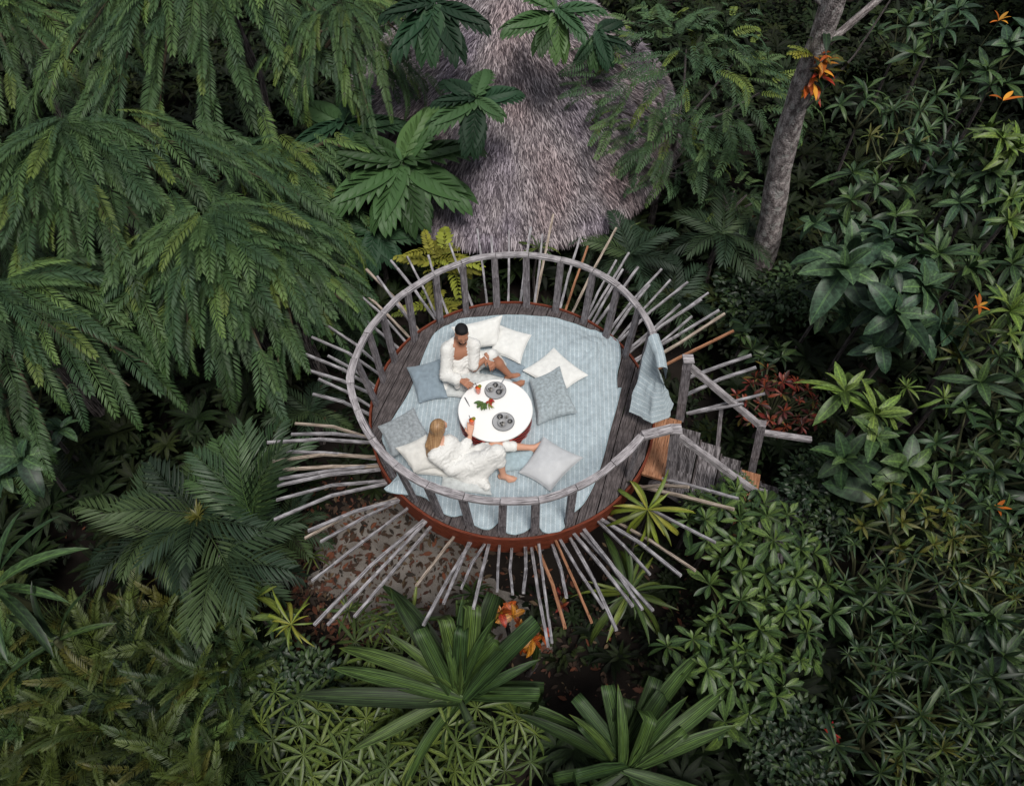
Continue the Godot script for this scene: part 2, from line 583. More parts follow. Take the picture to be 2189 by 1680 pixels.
func build_deck() -> void:
	var t := thing("round_deck", "round raised timber deck with ring railing and sticks radiating like a nest", "deck", Vector3(0, GROUND, 0))
	var up := Vector3(0, -GROUND, 0)
	# planks
	var dir := Vector3(0.30, 0, -0.954)
	var side := Vector3(0.954, 0, 0.30)
	var w := 0.145
	var count := 18
	for k in count:
		var s0 := -1.705 + k * 3.41 / count
		var s1 := s0 + 3.41 / count - 0.011
		var b := MB.new()
		var y := rng.randf_range(-0.003, 0.003)
		var l0 := sqrt(maxf(0.0004, 1.71 * 1.71 - s0 * s0))
		var l1 := sqrt(maxf(0.0004, 1.71 * 1.71 - s1 * s1))
		var sm := (s0 + s1) / 2
		var lm := sqrt(maxf(0.0004, 1.71 * 1.71 - sm * sm))
		var o := Vector2(rng.randf() * 5, rng.randf() * 5)
		var pts := [[s0, -l0], [sm, -lm], [s1, -l1], [s1, l1], [sm, lm], [s0, l0]]
		var top := []
		for p in pts:
			top.append(up + side * p[0] + dir * p[1] + Vector3(0, y, 0))
		var low := []
		for p in top:
			low.append(p - Vector3(0, 0.035, 0))
		var ids := []
		for q in 6:
			ids.append(b.add(top[q], o + Vector2(pts[q][0] - s0, pts[q][1])))
		for f in [[0, 1, 5], [1, 4, 5], [1, 2, 4], [2, 3, 4]]:
			b.tri(ids[f[0]], ids[f[1]], ids[f[2]])
		for q in 6:
			var r := (q + 1) % 6
			b.quad(top[q], top[r], low[r], low[q], 0.1, 0.05, Color.WHITE, o)
		put("plank", b.done(), M.deck_wood, t)
	# joists and legs below
	for k in 6:
		var s := -1.3 + k * 0.52
		var l := sqrt(1.69 * 1.69 - s * s)
		var b := MB.new()
		b.board(up + dir * s - side * l + Vector3(0, -0.10, 0), up + dir * s + side * l + Vector3(0, -0.10, 0), dir, Vector3.UP, 0.06, 0.12)
		put("joist", b.done(), M.grey_wood, t)
	for k in 7:
		var p := polar(k * 51.4 + 20, 1.15, 0)
		var b := MB.new()
		b.tube([p, p + Vector3(0, -GROUND - 0.17, 0)], [0.09, 0.08], 10)
		put("leg", b.done(), M.grey_wood, t)
	# painted fascia round the rim
	var n := 96
	var f := MB.new()
	for q in [[1.745, 0], [1.718, 1]]:
		var p := []
		var uv := []
		for row in 2:
			for k in n + 1:
				var a := 360.0 * k / n
				p.append(up + polar(a, q[0], -0.33 if row == 0 else 0.012))
				uv.append(Vector2(row * 0.3, a / 360 * 11.0))
		f.sheet(p, uv, n + 1, q[1] == 1)
	for row in 2:
		var p := []
		var uv := []
		for r in 2:
			for k in n + 1:
				var a := 360.0 * k / n
				p.append(up + polar(a, 1.745 if r == 0 else 1.718, 0.012 if row == 0 else -0.33))
				uv.append(Vector2(r * 0.03, a / 360 * 11.0))
		f.sheet(p, uv, n + 1, row == 1)
	put("fascia", f.done(), M.rust_paint, t)
	# railing posts
	var posts := [36.0, 68.0, 81.4, 93.8, 105.7, 118.3, 131.2, 145.0, 158.0, 171.0, -178.9, -166.5, -155.0, -140.5, -125.4, -112.0, -97.0, -83.0, -69.2, -54.6, -41.8, -28.2, -14.4]
	for a in posts:
		if a == 171.0:
			continue
		var b := MB.new()
		var lo := polar(a, 1.662, -0.02)
		var hi := polar(a + rng.randf_range(-1.2, 1.2), ring_radius(a) - 0.012, 0.885)
		var out := polar(a, 1, 0)
		var tan := Vector3(-out.z, 0, out.x)
		b.board(up + lo, up + hi, tan, out, rng.randf_range(0.075, 0.095), 0.045, 0.08, 0.045, Color.WHITE, Vector2(rng.randf(), rng.randf()))
		put("post", b.done(), M.grey_wood, t)
	# handrail: curved boards, joined over the posts
	var joints := [36.0, 52.0, 68.0, 81.4, 93.8, 105.7, 118.3, 131.2, 145.0, 158.0, 170.0, 181.1, 193.5, 205.0, 219.5, 234.6, 248.0, 263.0, 277.0, 290.8, 305.4, 318.2, 331.8, 345.6, 357.0]
	for k in joints.size() - 1:
		var b := MB.new()
		var y := 0.905 + rng.randf_range(-0.006, 0.006)
		var wide := rng.randf_range(0.070, 0.086)
		var off := Vector2(rng.randf(), rng.randf() * 3)
		var steps := 4
		var rows := [[], [], [], []]
		var uvs := []
		for s in steps + 1:
			var a: float = lerpf(joints[k] + 0.12, joints[k + 1] - 0.12, float(s) / steps)
			var r := ring_radius(a if a <= 180 else a - 360)
			var yy := y + 0.004 * sin(a * 0.3)
			rows[0].append(up + polar(a, r - wide / 2, yy + 0.016))
			rows[1].append(up + polar(a, r + wide / 2, yy + 0.016))
			rows[2].append(up + polar(a, r + wide / 2, yy - 0.018))
			rows[3].append(up + polar(a, r - wide / 2, yy - 0.018))
			uvs.append(off + Vector2(0, deg_to_rad(a) * r))
		for q in 4:
			var p: Array = rows[q] + rows[(q + 1) % 4]
			var uv := []
			for s in steps + 1:
				uv.append(uvs[s] + Vector2(0, 0))
			for s in steps + 1:
				uv.append(uvs[s] + Vector2(0.1 if q % 2 == 0 else 0.04, 0))
			b.sheet(p, uv, steps + 1, false)
		for s in [0, steps]:
			b.quad(rows[0][s], rows[1][s], rows[2][s], rows[3][s], 0.1, 0.04) if s == 0 else b.quad(rows[3][s], rows[2][s], rows[1][s], rows[0][s], 0.1, 0.04)
		put("handrail", b.done(), M.rail_wood, t)
	# the nest: sticks that fan out and a little upwards; t marks the few of new tan wood
	var tips := [[700, 626], [720, 583], [782, 575], [665, 720], [690, 690], [652, 757], [680, 810], [655, 790], [668, 842], [630, 905], [570, 946], [582, 986], [596, 1024], [592, 1038], [590, 1069], [585, 1111], [658, 1135], [651, 1151], [685, 1158], [666, 1242], [671, 1336], [700, 1336], [757, 1319], [890, 1252], [905, 1336], [986, 1258], [1012, 1301], [1063, 1264], [1096, 1270], [1119, 1267], [1172, 1382], [1180, 1374], [1208, 1343, 1], [1211, 1277], [1265, 1331, 1], [1318, 1347], [1353, 1296], [1373, 1303], [1396, 1305], [1390, 1228], [1456, 1231], [1487, 1220], [1530, 1160], [1570, 1089], [1579, 1066], [1473, 1041], [1590, 863], [1636, 841], [1617, 785], [1607, 759], [1569, 707, 1], [1550, 670], [1480, 676], [1538, 663], [1515, 626], [1471, 603], [1434, 598], [1389, 608], [1365, 570], [1332, 575], [1318, 556], [1318, 487, 2], [1257, 526, 1], [1240, 509], [1183, 458], [1135, 485], [1088, 492], [1020, 489], [960, 520], [915, 545], [870, 548], [835, 556], [622, 928], [612, 965], [604, 1004], [948, 1290], [1290, 1300], [1500, 640], [1415, 575], [1455, 650], [1345, 540], [1160, 500], [1050, 505], [805, 590], [745, 610], [700, 760]]
	for k in tips.size():
		var tip := at(tips[k][0], tips[k][1], 0.30 + rng.randf_range(-0.06, 0.06))
		var a := rad_to_deg(atan2(tip.z, tip.x)) + rng.randf_range(-2.5, 2.5)
		var root := polar(a, 1.747, -0.20 + rng.randf_range(-0.05, 0.07))
		if tips[k][0] > 1580 and tips[k][1] > 700 or tips[k][0] > 1460 and tips[k][1] > 1030:
			root = polar(a, 1.75, -0.24) if tips[k][1] > 900 else {1590: at(1474, 884, -0.02), 1636: at(1468, 884, 0.03), 1617: at(1466, 845, 0.0), 1607: at(1470, 808, 0.02)}.get(tips[k][0], root)
		var out := (tip - root).normalized()
		var sd := out.cross(Vector3.UP).normalized()
		var b := MB.new()
		var ww := rng.randf_range(0.026, 0.037)
		var mid := root.lerp(tip, 0.5) + Vector3(0, rng.randf_range(0.0, 0.035) + (0.05 if tip.x < -1.6 else 0.0), 0) + sd * rng.randf_range(-0.028, 0.028)
		var off := Vector2(rng.randf(), rng.randf() * 3)
		var nn := sd.cross(out).normalized()
		b.board(up + root, up + mid, sd, nn, ww * 1.05, 0.026, ww * 0.97, 0.028, Color.WHITE, off)
		b.board(up + mid, up + tip, sd, nn, ww * 0.97, 0.028, ww * 0.9, 0.026, Color.WHITE, off + Vector2(0, 0.6))
		var tan: int = tips[k][2] if tips[k].size() > 2 else 0
		var m: Material = M.stick_wood
		if tan == 1:
			m = M.tan_wood
		elif tan == 2 or rng.randf() < 0.14:
			m = M.pale_wood
		put("stick", b.done(), m, t)


func beam(called: String, a: Vector3, b: Vector3, w: float, d: float, m: Material, parent: Node3D, level := Vector3.UP) -> void:
	var q := MB.new()
	var dir := (b - a).normalized()
	var s := dir.cross(level)
	s = Vector3(1, 0, 0) if s.length() < 0.05 else s.normalized()
	q.board(a - parent.position, b - parent.position, s, s.cross(dir).normalized(), w, d, -1, -1, Color.WHITE, Vector2(rng.randf(), rng.randf() * 3))
	put(called, q.done(), m, parent)


func build_stairs() -> void:
	var t := thing("wooden_stairs", "weathered wooden steps with handrails leading down from the deck gate", "stairs", Vector3(2.4, GROUND, 0.5))
	var s := Vector3(0.945, 0, 0.32)
	var n := Vector3(-0.32, 0, 0.945)
	# the landing board and the treads, going down away from the deck
	var o := Vector3(1.80, 0, 0.50)
	for k in 8:
		var h := -0.13 - 0.185 * k
		var c := o + s * (0.30 * k) + Vector3(0, h, 0)
		var b := MB.new()
		var half := 0.47 if k > 0 else 0.44
		var deep := 0.262 if k > 0 else 0.32
		b.board(c - n * half - t.position, c + n * half - t.position, s, Vector3.UP, deep, 0.04, -1, -1, Color.WHITE * ([1.0, 0.62, 0.95, 0.6, 1.0, 0.7, 0.9, 0.6][k] as float), Vector2(rng.randf(), rng.randf() * 3))
		var m := put("tread", b.done(), M.tan_wood if k in [0, 4] else M.tread_wood, t)
		if k > 0:
			b = MB.new()
			b.board(c - s * 0.135 - n * 0.44 + Vector3(0, 0.06, 0) - t.position, c - s * 0.135 + n * 0.44 + Vector3(0, 0.06, 0) - t.position, s, Vector3.UP, 0.018, 0.10)
			put("riser", b.done(), M.deck_wood, t)
		if k in [0, 4]:
			m.set_meta("label", "newer tan step board")
	for e in [-1, 1]:
		beam("stringer", o + n * 0.40 * e + Vector3(0, -0.27, 0), o + s * 2.25 + n * 0.40 * e + Vector3(0, -0.27 - 1.33, 0), 0.05, 0.16, M.grey_wood, t)
	# newel posts and handrails
	var back_top := Vector3(1.98, 0.90, -0.03)
	var back_low := Vector3(2.10, -0.20, 0.04)
	var front_top := Vector3(1.73, 0.84, 0.86)
	var front_low := Vector3(1.85, -0.25, 0.93)
	beam("newel_post", back_low, back_top, 0.10, 0.10, M.grey_wood, t, s)
	beam("newel_post", front_low, front_top, 0.10, 0.10, M.grey_wood, t, s)
	beam("post_cap", back_top + Vector3(-0.06, 0.012, 0), back_top + Vector3(0.06, 0.012, 0), 0.12, 0.022, M.rail_wood, t)
	beam("post_cap", front_top + Vector3(-0.06, 0.012, 0), front_top + Vector3(0.06, 0.012, 0), 0.12, 0.022, M.rail_wood, t)
	var low_top := at(1630, 905, -0.02)
	var low_base := at(1624, 1010, -1.1)
	beam("newel_post", low_base + Vector3(0, -0.6, 0), low_top, 0.095, 0.095, M.grey_wood, t, s)
	beam("handrail", back_top + Vector3(0.03, -0.09, 0.02), low_top + Vector3(-0.02, -0.04, 0), 0.065, 0.06, M.rail_wood, t)
	var fl_top := at(1632, 1052, -0.25)
	beam("newel_post", fl_top + Vector3(0.02, -1.3, 0.02), fl_top, 0.095, 0.095, M.grey_wood, t, s)
	beam("handrail", front_top + Vector3(0.03, -0.10, 0.0), fl_top + Vector3(-0.03, -0.06, 0), 0.065, 0.06, M.rail_wood, t)
	beam("handrail", low_top + Vector3(0.05, -0.20, 0), at(1735, 940, -0.22), 0.065, 0.05, M.rail_wood, t)
	beam("handrail", polar(35.5, 1.67, 0.90), front_top + Vector3(-0.05, 0.015, 0), 0.10, 0.042, M.rail_wood, t)
	beam("baluster", at(1533, 975, -0.75), at(1543, 868, -0.02), 0.05, 0.05, M.grey_wood, t, s)


# ---------------------------------------------------------------- the thatched hut behind
func build_hut() -> void:
	var c := Vector3(-0.05, 0, -7.35)
	var r0 := 3.85
	var h0 := -0.42
	var top := 2.35
	var t := thing("thatched_hut", "low hut under a shaggy grey-brown thatched roof behind the deck", "hut", Vector3(c.x, GROUND, c.z))
	var up := Vector3(0, -GROUND, 0)
	var b := MB.new()
	b.lathe([Vector2(r0 - 0.12, h0 - 0.14), Vector2(r0 - 0.02, h0 - 0.04), Vector2(r0 * 0.66, lerpf(h0, top, 0.33) + 0.05), Vector2(r0 * 0.33, lerpf(h0, top, 0.67) + 0.03), Vector2(0.02, top)], 48, up)
	for k in b.v.size():
		b.v[k].x *= 0.80
	put("roof", b.done(), M.thatch_under, t)
	b = MB.new()
	b.lathe([Vector2(2.2, GROUND), Vector2(2.2, h0 + 0.45)], 32, up)
	for k in b.v.size():
		b.v[k].x *= 0.80
	put("wall", b.done(), M.bark, t)
	for k in 9:
		var a := k * 40.0 + 12
		b = MB.new()
		b.tube([polar(a, 2.9, 0) * Vector3(0.8, 1, 1), polar(a, 2.85, 1.45) * Vector3(0.8, 1, 1)], [0.06, 0.05], 8)
		put("post", b.done(), M.bark, t)
	# straws laid down the slope in loose courses
	var straw := MB.new()
	var pts := [[0.0, 0.0, 1.0], [0.4, 0.06, 1.0], [0.75, 0.09, 0.75], [1.0, 0.08, 0.15]]
	var p := []
	var uv := []
	for q in pts:
		p.append(Vector3(q[0], q[1], -q[2] * 0.5))
		p.append(Vector3(q[0], q[1], q[2] * 0.5))
		uv.append(Vector2(0, q[0]))
		uv.append(Vector2(1, q[0]))
	straw.sheet(p, uv, 2)
	var mesh := straw.done()
	var where := []
	var tints := []
	var slope := atan2(top - h0, r0)
	var patchy := noise(0.6, 3, 77)
	for k in 150000:
		var a := rng.randf() * TAU
		if rng.randf() < 0.75:
			a = PI / 2 + rng.randf_range(-1.9, 1.9)
		var u := sqrt(rng.randf_range(0.0, 1.06))
		var rr := r0 * u
		var pos := up + Vector3(cos(a) * rr * 0.80, lerpf(top, h0, u) + rng.randf_range(0.0, 0.07), sin(a) * rr)
		var yaw := a + rng.randfn(0.0, 0.26) - 0.10 * sin(rr * 3.0 + a * 2.0)
		var el := -slope + rng.randfn(0.12, 0.13)
		if u > 0.97:
			el -= 0.5
		var le := rng.randf_range(0.09, 0.23)
		var d := Vector3(cos(el) * cos(yaw), sin(el), cos(el) * sin(yaw))
		var y := Vector3(-sin(el) * cos(yaw), cos(el), -sin(el) * sin(yaw))
		var z := d.cross(y)
		where.append(Transform3D(Basis(d * le, y * le, z * rng.randf_range(0.010, 0.020)), pos))
		var g := pow(rng.randf(), 1.5)
		var q := Color(0.080, 0.066, 0.075).lerp(Color(0.50, 0.44, 0.455), g)
		var o := patchy.get_noise_2d(pos.x, pos.z)
		q = q.lerp(Color(q.r * 1.05, q.g * 0.93, q.b * 0.90), clampf(o * 1.6, 0, 1))
		q = q.lerp(Color(q.r * 0.80, q.g * 0.78, q.b * 0.92), clampf(-o * 1.6, 0, 1))
		tints.append(q)
	many("thatch", mesh, M.thatch, where, tints, t)


# ---------------------------------------------------------------- leaves
func leaf_width(kind: String, t: float) -> float:
	match kind:
		"lance":
			return pow(maxf(sin(PI * pow(t, 0.85)), 0.0), 0.85)
		"obovate":
			return pow(maxf(sin(PI * pow(t, 1.55)), 0.0), 0.8) * (0.35 + 0.65 * smoothstep(0.0, 0.45, t)) + 0.10 * (1 - t)
		"broad":
			return pow(maxf(sin(PI * pow(t, 0.72)), 0.0), 0.65)
		"strap":
			return minf(1.0, 0.45 + t * 2.2) * (1.0 - pow(t, 5.0)) * 1.0
		"blade":
			return (1.0 - t) * 0.9 + 0.1 if t < 0.98 else 0.02
	return 1.0


# one leaf along +x, face up: folded along its midrib and drooping towards its tip
func leaf_into(b: MB, length: float, width: float, kind: String, droop: float, fold: float, segs: int, wave := 0.0, col := Color.WHITE, basis := Basis.IDENTITY, from := Vector3.ZERO, kink := -1.0) -> void:
	var p := []
	var uv := []
	var x := 0.0
	var y := 0.0
	for k in segs + 1:
		var t := float(k) / segs
		var a := -droop * pow(t, 1.4)
		if kink > 0.0 and t > kink:
			a -= 2.0
		if k > 0:
			x += cos(a) * length / segs
			y += sin(a) * length / segs
		var w := width * 0.5 * leaf_width(kind, t)
		var nx := -sin(a)
		var ny := cos(a)
		var lift := fold * w
		var ruffle := wave * w * sin(t * 21.0 + length)
		p.append(from + basis * Vector3(x + nx * (lift + ruffle), y + ny * (lift + ruffle), -w))
		p.append(from + basis * Vector3(x, y, 0))
		p.append(from + basis * Vector3(x + nx * (lift - ruffle), y + ny * (lift - ruffle), w))
		uv.append(Vector2(0, t))
		uv.append(Vector2(0.5, t))
		uv.append(Vector2(1, t))
	b.sheet(p, uv, 3, false, col)


func leaf_set(called: String, ratio: float, kind: String, droops: Array, fold: float, segs: int, wave := 0.0, kink := -1.0) -> Array:
	var r := []
	for d in droops:
		var b := MB.new()
		leaf_into(b, 1.0, ratio, kind, d, fold, segs, wave, Color.WHITE, Basis.IDENTITY, Vector3.ZERO, kink)
		r.append(b.done())
	L[called] = r
	return r


func aim(az: float, el: float, roll := 0.0) -> Basis:
	var d := Vector3(cos(el) * cos(az), sin(el), cos(el) * sin(az))
	var y := Vector3(-sin(el) * cos(az), cos(el), -sin(el) * sin(az))
	return Basis(d, y, d.cross(y)) * Basis(Vector3(1, 0, 0), roll)


# a feather: leaflets in pairs along a drooping midrib, length 1
func feather_mesh(pairs: int, leaflet: float, wide: float, droop: float, vee: float, sd: int, lift := 0.12, tips := true) -> ArrayMesh:
	var b := MB.new()
	var r := RandomNumberGenerator.new()
	r.seed = sd
	var x := 0.0
	var y := 0.0
	var steps := 40
	var line := []
	var bend := r.randf_range(-0.10, 0.10)
	for k in steps + 1:
		var t := float(k) / steps
		var a := 0.10 - droop * pow(t, 1.2)
		line.append([Vector3(x, y, bend * t * t), a])
		x += cos(a) / steps
		y += sin(a) / steps
	var pts := []
	var radii := []
	for k in range(0, steps + 1, 8):
		pts.append(line[k][0])
		radii.append(0.008 * (1.0 - 0.8 * k / steps))
	b.tube(pts, radii, 4, Color(1.2, 1.15, 0.8), false)
	for k in pairs:
		var t := (k + 0.6) / pairs
		var i := int(t * steps)
		var o: Vector3 = line[i][0]
		var a: float = line[i][1]
		var size := leaflet * (0.55 + 0.45 * sin(PI * pow(minf(t * 1.02, 1.0), 0.75))) * r.randf_range(0.9, 1.08)
		if t > 0.9:
			size *= 0.8
		for s in [-1, 1]:
			var ang := vee * (1.0 - 0.45 * t) + r.randf_range(-0.06, 0.06)
			var dir := Vector3(cos(ang), 0, sin(ang) * s)
			var yy := Vector3(0, 1, 0)
			var zz := dir.cross(yy)
			var bs := Basis(dir, yy, zz) * Basis(Vector3(0, 0, 1), lift + r.randf_range(-0.12, 0.08)) * Basis(Vector3(1, 0, 0), 0.25 * s)
			bs = Basis(Vector3(0, 0, 1), a) * bs
			var tone := r.randf_range(0.65, 1.25)
			var col := Color(tone, tone, tone)
			if tips and t > 0.80:
				col = Color(1.75, 1.5, 0.9)
			leaf_into(b, size, wide * r.randf_range(0.8, 1.15), "lance", 0.28, 0.35, 3, 0.0, col, bs, o)
	return b.done()


# a deeply lobed leaf with pale veins, length 1
func lobed_mesh(pairs: int, sd: int) -> ArrayMesh:
	var b := MB.new()
	var r := RandomNumberGenerator.new()
	r.seed = sd
	var vein := Color(4.2, 3.2, 3.4)
	var pts := []
	for k in 9:
		var t := k / 8.0
		pts.append(Vector3(t * 0.97, -0.22 * t * t + 0.03, 0))
	b.tube(pts, [.016, .016, .015, .013, .012, .010, .008, .007, .005], 4, vein)
	for k in pairs:
		var t := 0.06 + 0.86 * k / (pairs - 1.0)
		var o := Vector3(t, -0.22 * t * t + 0.03, 0)
		var size := 0.50 * sin(PI * (0.16 + 0.74 * pow(1.0 - t, 0.8))) + 0.05
		for s in [-1, 1]:
			var ang := lerpf(1.15, 0.38, t)
			var dir := Vector3(cos(ang), 0, sin(ang) * s)
			var bs := Basis(dir, Vector3.UP, dir.cross(Vector3.UP)) * Basis(Vector3(1, 0, 0), 0.15 * s) * Basis(Vector3(0, 0, 1), 0.16 - 0.4 * t)
			var tone := r.randf_range(0.85, 1.1)
			leaf_into(b, size * r.randf_range(0.94, 1.06), 0.165, "lance", 0.75, 0.35, 6, 0.03, Color(tone, tone, tone), bs, o)
			b.tube([o + Vector3(0, 0.010, 0), o + bs * Vector3(size * 0.4, -0.036 * size + 0.010, 0), o + bs * Vector3(size * 0.75, -0.15 * size + 0.008, 0)], [0.008, 0.0065, 0.003], 3, vein, false)
		# web between the lobes close to the midrib
	var web := []
	var uv := []
	for k in 11:
		var t := 0.03 + 0.92 * k / 10.0
		var w := 0.26 * sin(PI * (0.10 + 0.80 * pow(t, 0.8)))
		var o := Vector3(t, -0.22 * t * t + 0.024, 0)
		web.append(o + Vector3(0.10, 0.015, -w))
		web.append(o)
		web.append(o + Vector3(0.10, 0.015, w))
		for q in 3:
			uv.append(Vector2(0.2 + q * 0.1, t))
	b.sheet(web, uv, 3)
	leaf_into(b, 0.17, 0.12, "lance", 0.5, 0.3, 4, 0.0, Color.WHITE, Basis(Vector3(0, 0, 1), -0.42), Vector3(0.9, -0.155, 0))
	return b.done()


# a small spray: a twig with several little feathers
func spray_mesh(sd: int) -> ArrayMesh:
	var b := MB.new()
	var r := RandomNumberGenerator.new()
	r.seed = sd
	b.tube([Vector3.ZERO, Vector3(0.35, 0.04, 0), Vector3(0.7, 0.02, 0)], [0.012, 0.009, 0.005], 4, Color(1.1, 0.9, 0.7), false)
	for f in 7:
		var o := Vector3(0.12 + f * 0.095, 0.03, 0)
		var s := -1.0 if f % 2 == 0 else 1.0
		var yaw := s * r.randf_range(0.5, 1.2) if f < 6 else 0.0
		var bs := aim(yaw, r.randf_range(0.0, 0.45), r.randf_range(-0.3, 0.3))
		var le := r.randf_range(0.42, 0.62)
		for k in 12:
			var t := (k + 0.7) / 12.0
			var drop := -0.30 * t * t * le
			for e in [-1, 1]:
				var ang := 1.15 - 0.5 * t
				var dir := Vector3(cos(ang), -0.25, sin(ang) * e).normalized()
				var z := dir.cross(Vector3.UP).normalized()
				var tone := r.randf_range(0.8, 1.2)
				leaf_into(b, 0.12 * (0.75 + 0.4 * sin(PI * t)), 0.028, "lance", 0.5, 0.3, 2, 0.0, Color(tone, tone, tone * 0.95), bs * Basis(dir, z.cross(dir), z), o + bs * Vector3(t * le, drop, 0))
	return b.done()


func make_leaves() -> void:
	leaf_set("lance", 0.25, "lance", [0.3, 0.7, 1.1, 0.5], 0.32, 6)
	leaf_set("broad", 0.42, "broad", [0.4, 0.8, 1.1], 0.25, 6, 0.06)
	leaf_set("obovate", 0.28, "obovate", [0.25, 0.55, 0.8], 0.3, 6)
	leaf_set("needle", 0.065, "lance", [0.3, 0.9, 1.4], 0.3, 5)
	leaf_set("narrow", 0.13, "lance", [0.3, 0.8, 1.2], 0.3, 6)
	leaf_set("strap", 0.11, "strap", [0.35, 0.7, 1.0], 0.42, 9)
	leaf_set("kinked", 0.122, "strap", [0.2, 0.45], 0.40, 12, 0.0, 0.72)
	var other := leaf_set("kinked_short", 0.125, "strap", [0.3], 0.40, 12, 0.0, 0.60)
	L.kinked = [L.kinked[0], L.kinked[1], other[0]] if L.has("kinked") else other
	leaf_set("ribbon", 0.095, "lance", [0.7, 1.2, 1.7], 0.35, 8)
	leaf_set("blade", 0.03, "blade", [0.5, 1.0, 1.6], 0.2, 6)
	var hands := []
	for k in 3:
		var b := MB.new()
		var r := RandomNumberGenerator.new()
		r.seed = 90 + k
		b.tube([Vector3(-0.7, -0.35, 0), Vector3.ZERO], [0.012, 0.008], 4, Color(1.0, 0.95, 0.6), false)
		var n := 9
		for q in n:
			var a := -2.5 + 5.0 * q / (n - 1.0) + r.randf_range(-0.1, 0.1)
			leaf_into(b, r.randf_range(0.65, 1.08), 0.098, "lance", r.randf_range(0.35, 0.9), 0.3, 4, 0.0, Color.WHITE * r.randf_range(0.88, 1.12), aim(a, r.randf_range(-0.25, 0.1), 0.0))
		hands.append(b.done())
	L.hand = hands
	L.feather = [feather_mesh(30, 0.205, 0.0215, 0.65, 1.0, 1), feather_mesh(28, 0.195, 0.0215, 0.95, 0.95, 2), feather_mesh(32, 0.21, 0.021, 0.45, 1.05, 3), feather_mesh(28, 0.19, 0.0215, 1.1, 0.92, 4)]
	L.fine_feather = [feather_mesh(36, 0.13, 0.018, 0.9, 1.1, 5), feather_mesh(38, 0.14, 0.018, 1.3, 1.1, 6)]
	L.small_frond = [feather_mesh(13, 0.215, 0.050, 0.9, 1.15, 21, 0.05), feather_mesh(12, 0.21, 0.052, 1.4, 1.1, 22, 0.05), feather_mesh(14, 0.20, 0.048, 0.6, 1.2, 23, 0.05)]
	L.palm = [feather_mesh(26, 0.36, 0.030, 0.9, 0.95, 7, 0.05, false), feather_mesh(28, 0.33, 0.028, 1.2, 0.9, 8, 0.05, false)]
	L.fern = [feather_mesh(9, 0.26, 0.10, 0.6, 1.1, 9, 0.1, false), feather_mesh(8, 0.28, 0.11, 0.9, 1.1, 10, 0.1, false)]
	L.lobed = [lobed_mesh(8, 1), lobed_mesh(7, 2), lobed_mesh(9, 3)]
	L.spray = [spray_mesh(1), spray_mesh(2), spray_mesh(3)]
	# a tuft of grassy blades, and a knot of small leaves
	var tufts := []
	for k in 3:
		var b := MB.new()
		var r := RandomNumberGenerator.new()
		r.seed = 40 + k
		for q in 110:
			var o := Vector3(r.randf_range(-0.22, 0.22), 0, r.randf_range(-0.22, 0.22))
			var tone := r.randf_range(0.3, 1.6)
			var col := Color(tone, tone, tone)
			if r.randf() < 0.08:
				col = Color(2.0, 1.45, 0.8)
			leaf_into(b, r.randf_range(0.4, 1.1), r.randf_range(0.009, 0.018), "lance", r.randf_range(0.3, 2.0), 0.2, 6, 0.0, col, aim(r.randf() * TAU, r.randf_range(0.75, 1.5)), o)
		tufts.append(b.done())
	L.tuft = tufts
	var knots := []
	for k in 3:
		var b := MB.new()
		var r := RandomNumberGenerator.new()
		r.seed = 60 + k
		for q in 26:
			var a := r.randf() * TAU
			var e := r.randf_range(-0.2, 1.3)
			var d := Vector3(cos(e) * cos(a), sin(e), cos(e) * sin(a))
			var tone := r.randf_range(0.7, 1.3)
			leaf_into(b, r.randf_range(0.22, 0.36), 0.14, "lance", 0.6, 0.3, 3, 0.0, Color(tone, tone, tone * 0.95), aim(a + r.randf_range(-0.6, 0.6), e * 0.6 - 0.1, r.randf_range(-0.5, 0.5)), d * r.randf_range(0.25, 0.75))
		knots.append(b.done())
	L.knot = knots
	var tufted := []
	for k in 3:
		var b := MB.new()
		var r := RandomNumberGenerator.new()
		r.seed = 70 + k
		for q in 13:
			var tone := r.randf_range(0.75, 1.25)
			leaf_into(b, r.randf_range(0.6, 1.0), 0.20, "lance", r.randf_range(0.4, 1.1), 0.3, 5, 0.0, Color(tone, tone, tone), aim(q * 2.4, r.randf_range(0.0, 0.9), r.randf_range(-0.3, 0.3)))
		tufted.append(b.done())
	L.rosette = tufted


func pick(a: Array) -> Variant:
	return a[rng.randi() % a.size()]


func one_leaf(t: Node3D, set_name: String, mats: String, where: Vector3, az: float, el: float, size: float, roll := 0.0, called := "leaf", tone := -1) -> void:
	var m: Material = pick(M[mats]) if tone < 0 else M[mats][tone]
	put(called, pick(L[set_name]), m, t, Transform3D(aim(az, el, roll).scaled_local(Vector3.ONE * size), where))


# n leaves round one point, the inner ones upright
func whorl(t: Node3D, set_name: String, mats: String, where: Vector3, n: int, size: float, el_out := 0.0, el_in := 1.2, tilt := Vector3.ZERO) -> void:
	var turn := rng.randf() * TAU
	for k in n:
		var u := float(k) / maxf(n - 1, 1)
		var el := lerpf(el_out, el_in, pow(u, 1.3)) + rng.randf_range(-0.28, 0.28)
		var az := turn + k * 2.39996 + rng.randf_range(-0.4, 0.4)
		var s := size * lerpf(1.0, 0.55, u) * rng.randf_range(0.62, 1.12)
		var b := aim(az, el, rng.randf_range(-0.5, 0.5))
		if tilt.length() > 0.01:
			b = Basis(Quaternion(Vector3.UP, (Vector3.UP + tilt).normalized())) * b
		var set: Array = M[mats]
		var m: Material = set[2] if u > 0.72 and set.size() > 2 and rng.randf() < 0.7 else pick(set)
		put("leaf", pick(L[set_name]), m, t, Transform3D(b.scaled_local(Vector3(1, 1, rng.randf_range(0.75, 1.15)) * s), where))


